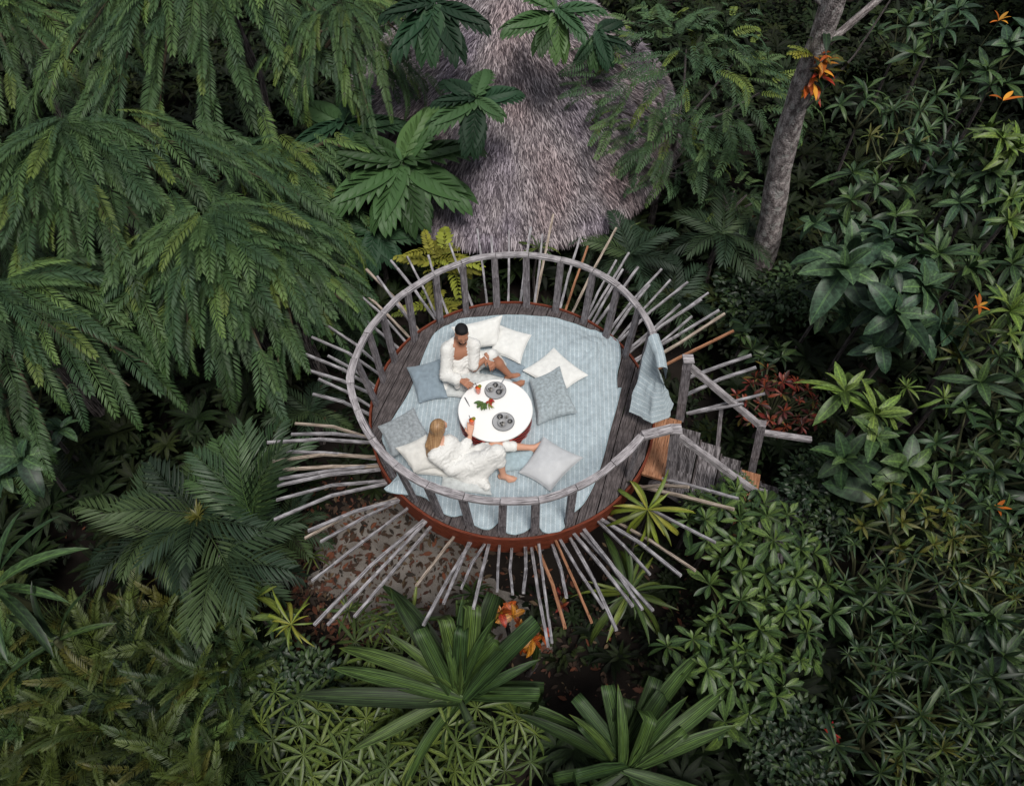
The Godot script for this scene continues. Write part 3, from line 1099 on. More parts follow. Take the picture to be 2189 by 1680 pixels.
func stem(t: Node3D, from: Vector3, to: Vector3, r: float, called := "stem", m: Material = null) -> void:
	var b := MB.new()
	var mid := from.lerp(to, 0.5) + Vector3(rng.randf_range(-1, 1), 0, rng.randf_range(-1, 1)) * from.distance_to(to) * 0.06
	b.tube([from, mid, to], [r, r * 0.85, r * 0.6], 6)
	put(called, b.done(), m if m else M.stem, t)


# a plant whose crown centre shows at a pixel of the photo, h above the deck; returns [thing, crown centre in the thing's axes]
func plant(called: String, label: String, category: String, px: float, py: float, h: float, group := "") -> Array:
	var c := at(px, py, h)
	var t := thing(called, label, category, Vector3(c.x, GROUND, c.z), group)
	return [t, Vector3(0, h - GROUND, 0)]


# a shrub of several whorls on a dome
func whorl_shrub(called: String, label: String, category: String, px: float, py: float, h: float, radius: float, whorls: int, n: int, size: float, set_name: String, mats: String, group := "", el_out := -0.1) -> void:
	var q := plant(called, label, category, px, py, h, group)
	var t: Node3D = q[0]
	var c: Vector3 = q[1]
	stem(t, Vector3.ZERO, c - Vector3(0, radius * 0.7, 0), 0.035, "trunk", M.bark)
	var turn := rng.randf() * TAU
	for k in whorls:
		var u := (k + 0.3) / whorls
		var e := acos(1.0 - u * 1.05)
		var az := turn + k * 2.39996
		var d := Vector3(sin(e) * cos(az), cos(e), sin(e) * sin(az))
		var p := c + d * radius * rng.randf_range(0.8, 1.1) * Vector3(1, 0.75, 1)
		stem(t, c - Vector3(0, radius * 0.7, 0), p, 0.016, "branch")
		whorl(t, set_name, mats, p, n, size * rng.randf_range(0.58, 1.2), el_out, 1.25, d * 0.6 + Vector3(rng.randf_range(-0.3, 0.3), 0, rng.randf_range(-0.3, 0.3)))


# ---------------------------------------------------------------- a rounded body from joints
class Field:
	var o: Vector3
	var cell: float
	var n: Vector3i
	var s := PackedFloat32Array()
	var k: float
	var fold: FastNoiseLite
	var amount := 0.0

	func _init(lo: Vector3, hi: Vector3, c: float, sharp: float) -> void:
		o = lo
		cell = c
		k = sharp
		n = Vector3i(((hi - lo) / c).ceil()) + Vector3i(2, 2, 2)
		s.resize(n.x * n.y * n.z)

	func bone(a: Vector3, b: Vector3, ra: float, rb: float) -> void:
		var m := maxf(ra, rb) + 7.0 / k
		var lo := ((a.min(b) - Vector3.ONE * m - o) / cell).floor()
		var hi := ((a.max(b) + Vector3.ONE * m - o) / cell).ceil()
		var ba := b - a
		var l2 := maxf(ba.length_squared(), 1e-9)
		for z in range(maxi(0, int(lo.z)), mini(n.z, int(hi.z) + 1)):
			for y in range(maxi(0, int(lo.y)), mini(n.y, int(hi.y) + 1)):
				var row := (z * n.y + y) * n.x
				for x in range(maxi(0, int(lo.x)), mini(n.x, int(hi.x) + 1)):
					var p := o + Vector3(x, y, z) * cell - a
					var t := clampf(p.dot(ba) / l2, 0.0, 1.0)
					var d := (p - ba * t).length() - lerpf(ra, rb, t)
					if d < 7.0 / k:
						s[row + x] += exp(-d * k)

	func blob(c: Vector3, r: Vector3, basis := Basis.IDENTITY) -> void:
		var m := maxf(r.x, maxf(r.y, r.z)) + 7.0 / k
		var lo := ((c - Vector3.ONE * m - o) / cell).floor()
		var hi := ((c + Vector3.ONE * m - o) / cell).ceil()
		var inv := basis.inverse()
		var small := minf(r.x, minf(r.y, r.z))
		for z in range(maxi(0, int(lo.z)), mini(n.z, int(hi.z) + 1)):
			for y in range(maxi(0, int(lo.y)), mini(n.y, int(hi.y) + 1)):
				var row := (z * n.y + y) * n.x
				for x in range(maxi(0, int(lo.x)), mini(n.x, int(hi.x) + 1)):
					var p := inv * (o + Vector3(x, y, z) * cell - c)
					var q := p / r
					var k0 := q.length()
					var d := (k0 - 1.0) * small
					if k0 > 0.01:
						d = k0 * (k0 - 1.0) / (q / r).length()
					if d < 7.0 / k:
						s[row + x] += exp(-d * k)

	# surface nets, added to a mesh builder
	func mesh(b: MB, col := Color.WHITE) -> void:
		var d := PackedFloat32Array()
		d.resize(s.size())
		for z in n.z:
			for y in n.y:
				for x in n.x:
					var i := (z * n.y + y) * n.x + x
					var v := s[i]
					if v < 1e-4:
						d[i] = 9.0 / k
						continue
					var q := -log(v) / k
					if amount > 0.0 and absf(q) < 0.05:
						var p := o + Vector3(x, y, z) * cell
						var w := fold.get_noise_3d(p.x * 0.5, p.y * 0.5, p.z * 0.5)
						q += amount * (0.7 * sin((p.x * 0.8 + p.z * 0.9 - p.y * 0.6) * fold.frequency * 9.0 + w * 9.0) * (0.5 + w) + 0.5 * fold.get_noise_3d(p.x * 1.7, p.y * 0.8, p.z * 1.7))
					d[i] = q
		var at := {}
		var sx := 1
		var sy := n.x
		var sz := n.x * n.y
		var off := [0, sx, sy, sx + sy, sz, sz + sx, sz + sy, sz + sx + sy]
		var edges := [[0, 1], [2, 3], [4, 5], [6, 7], [0, 2], [1, 3], [4, 6], [5, 7], [0, 4], [1, 5], [2, 6], [3, 7]]
		for z in n.z - 1:
			for y in n.y - 1:
				for x in n.x - 1:
					var i := (z * n.y + y) * n.x + x
					var first := d[i] < 0.0
					var mixed := false
					for q in range(1, 8):
						if (d[i + off[q]] < 0.0) != first:
							mixed = true
							break
					if not mixed:
						continue
					var sum := Vector3.ZERO
					var cnt := 0
					for e in edges:
						var a := d[i + off[e[0]]]
						var c := d[i + off[e[1]]]
						if (a < 0.0) != (c < 0.0):
							var t := a / (a - c)
							var pa := Vector3(e[0] & 1, (e[0] >> 1) & 1, (e[0] >> 2) & 1)
							var pc := Vector3(e[1] & 1, (e[1] >> 1) & 1, (e[1] >> 2) & 1)
							sum += pa.lerp(pc, t)
							cnt += 1
					var p := o + (Vector3(x, y, z) + sum / cnt) * cell
					at[i] = b.add(p, Vector2(p.x, p.z), col)
		for i in at:
			for ax in 3:
				var st: int = [sx, sy, sz][ax]
				var u: int = [sy, sz, sx][ax]
				var w: int = [sz, sx, sy][ax]
				if (d[i] < 0.0) == (d[i + st] < 0.0):
					continue
				if not (at.has(i - u) and at.has(i - w) and at.has(i - u - w)):
					continue
				var q := [at[i - u - w], at[i - w], at[i], at[i - u]]
				if d[i] < 0.0:
					b.i.append_array([q[0], q[2], q[1], q[0], q[3], q[2]])
				else:
					b.i.append_array([q[0], q[1], q[2], q[0], q[2], q[3]])


func span(points: Array, margin: float) -> Array:
	var lo: Vector3 = points[0]
	var hi: Vector3 = points[0]
	for p in points:
		lo = lo.min(p)
		hi = hi.max(p)
	return [lo - Vector3.ONE * margin, hi + Vector3.ONE * margin]


# a hand at the wrist: to points along the fingers, back is the back of the hand, thumb_side where the thumb leaves
func hand(b: MB, wrist: Vector3, to: Vector3, back: Vector3, thumb: Vector3, curl: float, size := 1.0) -> void:
	var x := to.normalized()
	var z := (thumb - x * thumb.dot(x)).normalized()
	var y := x.cross(z)
	if y.dot(back) < 0:
		y = -y
	var f := Field.new(wrist - Vector3.ONE * 0.21 * size, wrist + Vector3.ONE * 0.21 * size, 0.0048, 260.0)
	f.bone(wrist - x * 0.035, wrist + x * 0.012, 0.024 * size, 0.022 * size)
	for q in 4:
		var e := (1.5 - q) / 1.5
		var knuckle := wrist + (x * 0.085 + z * e * 0.031) * size
		f.bone(wrist + (x * 0.015 + z * e * 0.014) * size, knuckle, 0.0145 * size, 0.0115 * size)
		var le: float = [0.040, 0.045, 0.042, 0.033][q] * size
		var p := knuckle
		var a := -curl * 0.5
		for g in 3:
			var dir := x * cos(a) + y * sin(a) + z * e * 0.10
			var w: Vector3 = p + dir.normalized() * le * [1.0, 0.72, 0.55][g]
			f.bone(p, w, (0.0096 - g * 0.0009) * size, (0.0090 - g * 0.0011) * size)
			p = w
			a -= curl
	var t0 := wrist + (x * 0.022 + z * 0.024 - y * 0.004) * size
	var t1 := t0 + (x * 0.030 + z * 0.030 - y * 0.012) * size
	var t2 := t1 + (x * 0.032 + z * 0.008 - y * 0.020 * curl) * size
	f.bone(t0, t1, 0.0145 * size, 0.0115 * size)
	f.bone(t1, t2, 0.0112 * size, 0.0085 * size)
	f.mesh(b)


# foot: ankle to toes, sole down
func foot(b: MB, ankle: Vector3, toe: Vector3, up: Vector3, shin: Vector3) -> void:
	var x := (toe - ankle)
	x = (x - up * x.dot(up)).normalized()
	var z := x.cross(up).normalized()
	var f := Field.new(ankle - Vector3.ONE * 0.28, ankle + Vector3.ONE * 0.28, 0.0065, 150.0)
	f.bone(ankle + shin * 0.10, ankle, 0.036, 0.034)
	f.bone(ankle - x * 0.035 - up * 0.035, ankle - up * 0.01, 0.030, 0.030)
	f.bone(ankle - up * 0.01, ankle + x * 0.10 - up * 0.042, 0.033, 0.024)
	f.bone(ankle - x * 0.03 - up * 0.042, ankle + x * 0.115 - up * 0.052, 0.028, 0.024)
	for q in 5:
		var e := (q - 2.0) / 2.0
		var ball := ankle + x * (0.115 - 0.012 * absf(e) - 0.008 * q) - up * 0.055 + z * e * 0.028
		f.bone(ankle + x * 0.06 - up * 0.045 + z * e * 0.014, ball, 0.020, 0.015)
		f.bone(ball, ball + x * (0.040 - 0.005 * q), 0.0125 if q == 0 else 0.0095, 0.0105 if q == 0 else 0.008)
	f.mesh(b)


# face: x to the person's left, y up, z forward
func head(b: MB, c: Vector3, look: Vector3, up: Vector3, neck: Vector3, slim: float) -> Basis:
	var z := look.normalized()
	var y := (up - z * up.dot(z)).normalized()
	var s := Basis(y.cross(z), y, z)
	var f := Field.new(c - Vector3.ONE * 0.20, c + Vector3.ONE * 0.20, 0.0055, 120.0)
	f.blob(c + s * Vector3(0, 0.025, -0.012), Vector3(0.073, 0.088, 0.092) * slim, s)
	f.blob(c + s * Vector3(0, -0.030, 0.030), Vector3(0.054, 0.072, 0.058) * slim, s)
	f.blob(c + s * Vector3(0, -0.078, 0.058), Vector3(0.026, 0.024, 0.024) * slim, s)
	f.bone(c + s * Vector3(-0.045, 0.012, 0.068), c + s * Vector3(0.045, 0.012, 0.068), 0.016, 0.016)
	f.bone(c + s * Vector3(0, 0.005, 0.088), c + s * Vector3(0, -0.030, 0.106), 0.008, 0.012)
	for e in [-1.0, 1.0]:
		f.blob(c + s * Vector3(0.044 * e, -0.025, 0.062), Vector3(0.020, 0.018, 0.016), s)
		f.blob(c + s * Vector3(0.074 * e * slim, -0.010, -0.004), Vector3(0.008, 0.028, 0.017), s)
	f.bone(c + s * Vector3(-0.018, -0.055, 0.083), c + s * Vector3(0.018, -0.055, 0.083), 0.008, 0.008)
	f.bone(c + s * Vector3(0, -0.04, -0.025), neck, 0.050 * slim, 0.052 * slim)
	f.mesh(b)
	return s


func face_parts(t: Node3D, c: Vector3, s: Basis, brow: Material) -> void:
	for e in [-1.0, 1.0]:
		var b := MB.new()
		b.ball(c + s * Vector3(0.030 * e, -0.006, 0.076), Vector3(0.012, 0.007, 0.008), s)
		put("eye", b.done(), M.eye, t)
		b = MB.new()
		b.board(c + s * Vector3(0.014 * e, 0.016, 0.086), c + s * Vector3(0.046 * e, 0.018, 0.073), s.y, s.z, 0.009, 0.006)
		put("eyebrow", b.done(), brow, t)
	var b := MB.new()
	b.ball(c + s * Vector3(0, -0.056, 0.088), Vector3(0.022, 0.008, 0.006), s)
	put("mouth", b.done(), M.lip, t)


func cloth_field(points: Array, margin: float, sharp := 45.0, amount := 0.010, freq := 11.0, cell := 0.0115) -> Field:
	var sp := span(points, margin)
	var f := Field.new(sp[0], sp[1], cell, sharp)
	f.fold = noise(freq, 3, 91)
	f.amount = amount
	return f


func build_man() -> void:
	var pelvis := Vector3(-0.675, 0.19, -0.410)
	var chest := Vector3(-0.655, 0.49, -0.475)
	var neck := Vector3(-0.622, 0.675, -0.525)
	var c := at(987, 714, 0.825)
	var sr := at(956, 748, 0.60)
	var er := at(953, 803, 0.34)
	var wr := at(984, 813, 0.385)
	var sl := at(1013, 738, 0.60)
	var el := at(1013, 786, 0.37)
	var wl := at(1042, 763, 0.475)
	var hip_l := pelvis + Vector3(0.075, -0.01, -0.06)
	var hip_r := pelvis + Vector3(0.05, -0.02, 0.10)
	var kl := at(1052, 762, 0.44)
	var al := at(1089, 802, 0.145)
	var tl := at(1116, 801, 0.09)
	var kr := at(1048, 818, 0.15)
	var ar := at(1100, 823, 0.135)
	var tr := at(1130, 819, 0.15)
	var t := thing("person", "dark-haired person in open white robe sitting by the table, reaching for a drink", "person", Vector3(0, 0, 0))
	var b := MB.new()
	var sp := span([pelvis, c, sr, er, wr, sl, el, wl, kl, al, kr, ar], 0.16)
	var f := Field.new(sp[0], sp[1], 0.012, 60.0)
	f.bone(hip_l, hip_r, 0.105, 0.105)
	f.bone(pelvis, chest, 0.105, 0.105)
	f.bone(chest + Vector3(-0.07, 0.02, 0.02), chest + Vector3(0.08, 0.02, -0.01), 0.098, 0.098)
	f.bone(chest, neck, 0.085, 0.052)
	f.bone(neck, c + Vector3(0, -0.03, 0), 0.053, 0.05)
	f.bone(neck - Vector3(0, 0.055, 0), sr, 0.048, 0.055)
	f.bone(neck - Vector3(0, 0.055, 0), sl, 0.048, 0.055)
	f.bone(sr, er, 0.052, 0.040)
	f.bone(er, wr, 0.040, 0.026)
	f.bone(sl, el, 0.052, 0.040)
	f.bone(el, wl, 0.041, 0.026)
	f.bone(hip_l, kl, 0.085, 0.056)
	f.bone(kl, kl.lerp(al, 0.35), 0.054, 0.056)
	f.bone(kl.lerp(al, 0.35), al, 0.056, 0.036)
	f.bone(hip_r, kr, 0.085, 0.056)
	f.bone(kr, ar, 0.056, 0.036)
	f.mesh(b)
	foot(b, al, tl, Vector3.UP, (kl - al).normalized())
	foot(b, ar, tr, Vector3(0.25, 0.75, 0.6).normalized(), (kr - ar).normalized())
	var glass := at(1021, 829, 0.40)
	hand(b, wr, glass + Vector3(-0.045, 0.02, 0.0) - wr, Vector3(0, 0.8, -0.5), Vector3(0.5, 0.2, -0.6), 0.45)
	hand(b, wl, at(1058, 792, 0.36) - wl, Vector3(0.3, 0.6, 0.5), Vector3(-0.8, 0.1, 0.5), 0.28)
	var look := Vector3(0.22, -0.10, 0.95)
	var s := head(b, c, look, Vector3(0.05, 1, -0.1), neck, 1.0)
	put("body", b.done(), M.skin_man, t)
	face_parts(t, c, s, M.hair_black)
	# short hair and beard
	b = MB.new()
	var h := Field.new(c - Vector3.ONE * 0.17, c + Vector3.ONE * 0.17, 0.007, 140.0)
	h.fold = noise(60.0, 2, 4)
	h.amount = 0.003
	h.blob(c + s * Vector3(0, 0.052, -0.020), Vector3(0.077, 0.076, 0.088), s)
	h.blob(c + s * Vector3(0, 0.015, -0.052), Vector3(0.073, 0.080, 0.060), s)
	h.blob(c + s * Vector3(0, 0.092, 0.026), Vector3(0.056, 0.030, 0.042), s)
	h.mesh(b)
	put("hair", b.done(), M.hair_black, t)
	b = MB.new()
	h = Field.new(c - Vector3.ONE * 0.17, c + Vector3.ONE * 0.17, 0.006, 160.0)
	h.bone(c + s * Vector3(-0.052, -0.045, 0.030), c + s * Vector3(-0.026, -0.082, 0.064), 0.012, 0.015)
	h.bone(c + s * Vector3(0.052, -0.045, 0.030), c + s * Vector3(0.026, -0.082, 0.064), 0.012, 0.015)
	h.bone(c + s * Vector3(-0.024, -0.086, 0.068), c + s * Vector3(0.024, -0.086, 0.068), 0.016, 0.016)
	h.bone(c + s * Vector3(-0.018, -0.043, 0.089), c + s * Vector3(0.018, -0.043, 0.089), 0.006, 0.006)
	h.mesh(b)
	put("beard", b.done(), M.hair_black, t)
	# pale trousers
	b = MB.new()
	f = cloth_field([hip_l, hip_r, kl, kr, ar, pelvis], 0.20, 45.0, 0.011)
	f.bone(hip_l, hip_r, 0.125, 0.125)
	f.bone(hip_l, kl.lerp(hip_l, 0.05), 0.110, 0.078)
	f.bone(hip_r, kr, 0.115, 0.085)
	f.bone(kr, kr.lerp(ar, 0.72), 0.085, 0.065)
	f.bone(pelvis, pelvis + Vector3(0.10, -0.03, 0.20), 0.11, 0.09)
	f.mesh(b)
	put("trousers", b.done(), M.pale_cotton, t)
	# open white robe: back, fronts, sleeves and skirt over the raised knee
	b = MB.new()
	f = cloth_field([sr, sl, er, wr, el, pelvis, kl, neck], 0.22, 75.0, 0.0085)
	var fwd := Vector3(0.15, 0, 0.95)
	f.bone(pelvis - fwd * 0.03, chest - fwd * 0.045, 0.130, 0.125)
	f.bone(chest + Vector3(-0.10, 0.03, 0.0), chest + Vector3(0.09, 0.03, -0.05), 0.110, 0.105)
	var v := chest + Vector3(0.02, -0.07, 0.115)
	for e in [-1.0, 1.0]:
		var coll := neck + Vector3(0.075 * e, -0.035, 0.005 - 0.01 * e)
		f.bone(coll, v + Vector3(0.012 * e, -0.02, 0.0), 0.030, 0.036)
		f.bone(coll + Vector3(0.035 * e, -0.05, 0.02), v + Vector3(0.05 * e, -0.03, -0.02), 0.050, 0.060)
		f.bone(coll + Vector3(0.06 * e, -0.08, 0.02), v + Vector3(0.10 * e, -0.06, -0.05), 0.055, 0.065)
	f.bone(v + Vector3(0, -0.05, -0.01), pelvis + Vector3(0.0, 0.05, 0.12), 0.055, 0.085)
	f.bone(v + Vector3(-0.08, -0.06, -0.04), pelvis + Vector3(-0.08, 0.02, 0.10), 0.060, 0.075)
	f.bone(v + Vector3(0.08, -0.06, -0.05), pelvis + Vector3(0.09, 0.06, 0.08), 0.055, 0.07)
	f.bone(neck + Vector3(-0.05, -0.055, -0.025), sr, 0.050, 0.074)
	f.bone(neck + Vector3(0.05, -0.055, -0.03), sl, 0.050, 0.074)
	f.bone(sr, er, 0.078, 0.072)
	f.bone(er, er.lerp(wr, 0.75), 0.074, 0.068)
	f.bone(er.lerp(wr, 0.65), er.lerp(wr, 0.70) + Vector3(0.01, -0.12, 0.03), 0.060, 0.035)
	f.bone(sl, el + Vector3(0, 0.02, -0.01), 0.076, 0.064)
	f.bone(hip_l + Vector3(0.03, 0.06, -0.03), kl + Vector3(-0.01, 0.015, -0.01), 0.11, 0.075)
	f.bone(kl + Vector3(0.02, -0.02, -0.05), kl + Vector3(0.13, -0.30, -0.10), 0.060, 0.045)
	f.bone(pelvis + Vector3(0.05, -0.04, -0.14), kl + Vector3(0.06, -0.32, -0.14), 0.07, 0.05)
	f.bone(pelvis + Vector3(-0.12, 0.0, 0.0), pelvis + Vector3(-0.15, -0.08, 0.22), 0.08, 0.05)
	f.mesh(b)
	put("robe", b.done(), M.lace, t)
	b = MB.new()
	b.tube(ring_points(wl.lerp(el, 0.08), (wl - el).normalized(), 0.029), [0.005, 0.005, 0.005, 0.005, 0.005, 0.005, 0.005, 0.005, 0.005, 0.005, 0.005, 0.005, 0.005], 6, Color.WHITE, false)
	put("bracelet", b.done(), M.table_white, t)


func ring_points(c: Vector3, axis: Vector3, r: float, n := 12) -> Array:
	var x := axis.cross(Vector3(0.3, 0.9, 0.2)).normalized()
	var y := axis.cross(x).normalized()
	var p := []
	for k in n + 1:
		p.append(c + (x * cos(TAU * k / n) + y * sin(TAU * k / n)) * r)
	return p


func build_woman() -> void:
	var c := at(938, 913, 0.60)
	var neck := Vector3(-0.815, 0.485, 0.765)
	var chest := Vector3(-0.735, 0.36, 0.835)
	var pelvis := Vector3(-0.575, 0.175, 0.895)
	var sl := at(957, 944, 0.44)
	var el := at(990, 966, 0.27)
	var wl := at(1005, 930, 0.385)
	var sr := at(928, 975, 0.42)
	var er := at(965, 1003, 0.27)
	var wr := at(1008, 992, 0.30)
	var hip_l := pelvis + Vector3(0.05, 0.0, -0.08)
	var hip_r := pelvis + Vector3(0.03, 0.0, 0.09)
	var kl := at(1060, 952, 0.22)
	var al := at(1138, 957, 0.135)
	var tl := at(1170, 937, 0.21)
	var kr := at(1064, 968, 0.42)
	var ar := at(1076, 1016, 0.14)
	var tr := at(1120, 1030, 0.09)
	var t := thing("person", "long-haired blond person in white lace robe reclining with a raised drink", "person", Vector3.ZERO)
	var b := MB.new()
	var sp := span([pelvis, c, sr, er, wr, sl, el, wl, kl, al, kr, ar], 0.16)
	var f := Field.new(sp[0], sp[1], 0.012, 60.0)
	f.bone(hip_l, hip_r, 0.10, 0.10)
	f.bone(pelvis, chest, 0.095, 0.100)
	f.bone(chest + Vector3(0.03, 0.02, -0.06), chest + Vector3(-0.03, 0.02, 0.06), 0.088, 0.088)
	f.bone(chest, neck, 0.085, 0.045)
	f.bone(neck, c + Vector3(0, -0.03, 0), 0.044, 0.042)
	f.bone(neck + Vector3(0.03, -0.05, 0), sr, 0.045, 0.046)
	f.bone(neck + Vector3(0.03, -0.05, 0), sl, 0.045, 0.046)
	f.bone(sr, er, 0.042, 0.034)
	f.bone(er, wr, 0.034, 0.022)
	f.bone(sl, el, 0.042, 0.034)
	f.bone(el, wl, 0.035, 0.022)
	f.bone(hip_l, kl, 0.080, 0.052)
	f.bone(kl, kl.lerp(al, 0.35), 0.050, 0.052)
	f.bone(kl.lerp(al, 0.35), al, 0.052, 0.031)
	f.bone(hip_r, kr, 0.080, 0.052)
	f.bone(kr, kr.lerp(ar, 0.35), 0.050, 0.052)
	f.bone(kr.lerp(ar, 0.35), ar, 0.052, 0.031)
	f.mesh(b)
	foot(b, al, tl, Vector3(-0.62, 0.78, -0.1).normalized(), (kl - al).normalized())
	foot(b, ar, tr, Vector3.UP, (kr - ar).normalized())
	hand(b, wl, Vector3(0.05, 0.55, -0.75), Vector3(0.7, 0.3, 0.5), Vector3(-0.7, 0.3, -0.3), 0.55, 0.92)
	hand(b, wr, Vector3(0.9, -0.2, -0.1), Vector3(0.1, 1, 0), Vector3(0.2, 0, -1), 0.25, 0.92)
	var look := Vector3(0.50, -0.05, -0.86)
	var s := head(b, c, look, Vector3(-0.1, 1, 0.1), neck, 0.94)
	put("body", b.done(), M.skin_woman, t)
	face_parts(t, c, s, M.hair_blond)
	# long straight hair in locks down the back
	b = MB.new()
	var top := c + s * Vector3(0, 0.10, -0.01)
	var tip := at(921, 978, 0.30)
	sp = span([c, tip, top], 0.17)
	f = Field.new(sp[0], sp[1], 0.0075, 170.0)
	f.blob(c + s * Vector3(0, 0.040, -0.022), Vector3(0.080, 0.082, 0.094), s)
	f.blob(c + s * Vector3(0, -0.010, -0.050), Vector3(0.078, 0.085, 0.062), s)
	for q in 15:
		var u := (q - 7.0) / 7.0
		var a0 := c + s * Vector3(0.066 * u, -0.01, -0.075 * sqrt(1.0 - u * u * 0.8))
		var a1 := a0.lerp(tip, 0.5) + s * Vector3(0.034 * u, 0.0, -0.055 + 0.012 * (q % 3))
		var a2 := tip + s * Vector3(0.034 * u, 0.03 * (q % 3) - 0.02 * absf(u), -0.02 + 0.012 * (q % 2))
		f.bone(c + s * Vector3(0.03 * u, 0.095, -0.02), a0, 0.014, 0.022)
		f.bone(a0, a1, 0.020, 0.018)
		f.bone(a1, a2, 0.018, 0.007)
	f.mesh(b)
	put("hair", b.done(), M.hair_streaks, t)
	# white robe with wide sleeves, gathered at the waist, skirt spread over the legs
	b = MB.new()
	f = cloth_field([c, sl, sr, el, er, wl, wr, kl, kr, ar, pelvis], 0.26, 80.0, 0.0095)
	f.bone(pelvis, chest, 0.120, 0.112)
	f.bone(chest + Vector3(0.04, 0.03, -0.075), chest + Vector3(-0.04, 0.03, 0.075), 0.098, 0.098)
	f.bone(neck + Vector3(0.03, -0.06, 0.02), sr, 0.055, 0.064)
	f.bone(neck + Vector3(0.03, -0.06, -0.02), sl, 0.055, 0.064)
	f.bone(sl, el, 0.066, 0.074)
	f.bone(el, el.lerp(wl, 0.55), 0.070, 0.060)
	f.bone(sr, er, 0.066, 0.074)
	f.bone(er, er.lerp(wr, 0.85), 0.072, 0.060)
	f.bone(pelvis + Vector3(0, 0, 0.02), kr.lerp(pelvis, 0.55) + Vector3(0, -0.03, 0.02), 0.13, 0.12)
	f.bone(hip_r, kr + Vector3(-0.01, 0.01, 0.0), 0.12, 0.085)
	f.bone(hip_l, kl.lerp(hip_l, 0.36), 0.11, 0.085)
	f.bone(kl.lerp(hip_l, 0.45), kr, 0.070, 0.075)
	f.bone(kr, kr.lerp(ar, 0.40), 0.080, 0.070)
	f.bone(kr.lerp(ar, 0.35) + Vector3(-0.06, 0, 0.0), pelvis + Vector3(0.18, -0.06, 0.14), 0.08, 0.09)
	f.bone(pelvis + Vector3(0.05, -0.06, 0.14), pelvis + Vector3(0.26, -0.075, 0.22), 0.075, 0.065)
	f.bone(pelvis + Vector3(0.22, -0.07, 0.20), at(1040, 1040, 0.15), 0.065, 0.045)
	f.bone(pelvis + Vector3(-0.10, -0.04, 0.08), pelvis + Vector3(0.10, -0.07, 0.18), 0.07, 0.07)
	f.mesh(b)
	put("robe", b.done(), M.lace, t)
	b = MB.new()
	f = cloth_field([kl, al], 0.14, 60.0, 0.004)
	f.bone(kl.lerp(al, 0.26), kl.lerp(al, 0.46), 0.070, 0.064)
	f.mesh(b)
	put("trouser_leg", b.done(), M.white_linen, t)


# ---------------------------------------------------------------- vegetation
# a tree whose feathery fronds hang outwards over a dome
func feather_tree(label: String, px: float, py: float, h: float, reach: float, fronds: int, size: float, from_az: float, to_az: float, set_name := "feather", drop := 1.1) -> void:
	var q := plant("feathery_tree", label, "tree", px, py, h)
	var t: Node3D = q[0]
	var c: Vector3 = q[1]
	stem(t, Vector3.ZERO, c - Vector3(0, 0.3, 0), 0.11, "trunk", M.bark)
	var limbs := int(round((to_az - from_az) / 17.0))
	var twigs := int(ceil(fronds / float(limbs)))
	for k in 5:
		one_leaf(t, set_name, "feather", c + Vector3(0, -0.15, 0), 0.4 + k * 0.6, rng.randf_range(-0.2, 0.4), size * rng.randf_range(0.6, 0.95), rng.randf_range(-0.4, 0.4), "frond")
	for l in limbs:
		var a := deg_to_rad(lerpf(from_az, to_az, (l + 0.5) / limbs)) + rng.randf_range(-0.07, 0.07)
		var long := reach * rng.randf_range(0.72, 1.1)
		var high := rng.randf_range(-0.35, 0.15)
		var end := Vector3(cos(a) * long, high - drop * 0.45 * reach, sin(a) * long)
		var mid := Vector3(end.x * 0.5, high - drop * 0.10 * reach, end.z * 0.5)
		var b := MB.new()
		b.tube([c - Vector3(0, 0.35, 0), c + mid - Vector3(0, 0.12, 0), c + end - Vector3(0, 0.10, 0)], [0.04, 0.025, 0.01], 5)
		put("branch", b.done(), M.twig, t)
		for k in twigs:
			var u := (k + 0.6) / twigs
			var p := c + (mid * u * 2.0 if u < 0.5 else mid.lerp(end, u * 2.0 - 1.0)) + Vector3(rng.randf_range(-0.10, 0.10), rng.randf_range(-0.05, 0.08), rng.randf_range(-0.10, 0.10))
			var turn := 0.55 * (1.0 if k % 2 == 0 else -1.0) * (1.05 - u) + rng.randf_range(-0.15, 0.15)
			var yaw := lerp_angle(a + turn, PI / 2 - 0.1, 0.38)
			var el := lerpf(0.10, -0.55, u) + rng.randf_range(-0.25, 0.2)
			var m: int = [0, 0, 1, 2, 2, 0, 1, 4, 2, 0, 0, 1, 5, 4, 2, 3][rng.randi() % 16]
			one_leaf(t, set_name, "feather", p, yaw, el, size * rng.randf_range(0.7, 1.2), rng.randf_range(-0.3, 0.3), "frond", m)


func breadfruit(label: String, px: float, py: float, h: float, size: float, mats: String, leaves: Array, root := Vector2.ZERO) -> void:
	var q := plant("breadfruit_tree", label, "tree", px, py, h)
	var t: Node3D = q[0]
	var c: Vector3 = q[1]
	if root != Vector2.ZERO:
		var w := at(root.x, root.y, GROUND)
		c -= w - t.position
		t.position = w
	stem(t, Vector3.ZERO, c, 0.05 if root == Vector2.ZERO else 0.03, "trunk", M.bark)
	for l in leaves:
		one_leaf(t, "lobed", mats, c + Vector3(0, rng.randf_range(-0.08, 0.05), 0), deg_to_rad(l[0]), deg_to_rad(l[1]), size * l[2], rng.randf_range(-0.25, 0.25))
	for k in 3:
		one_leaf(t, "obovate", mats, c, rng.randf() * TAU, 1.1, size * 0.25)


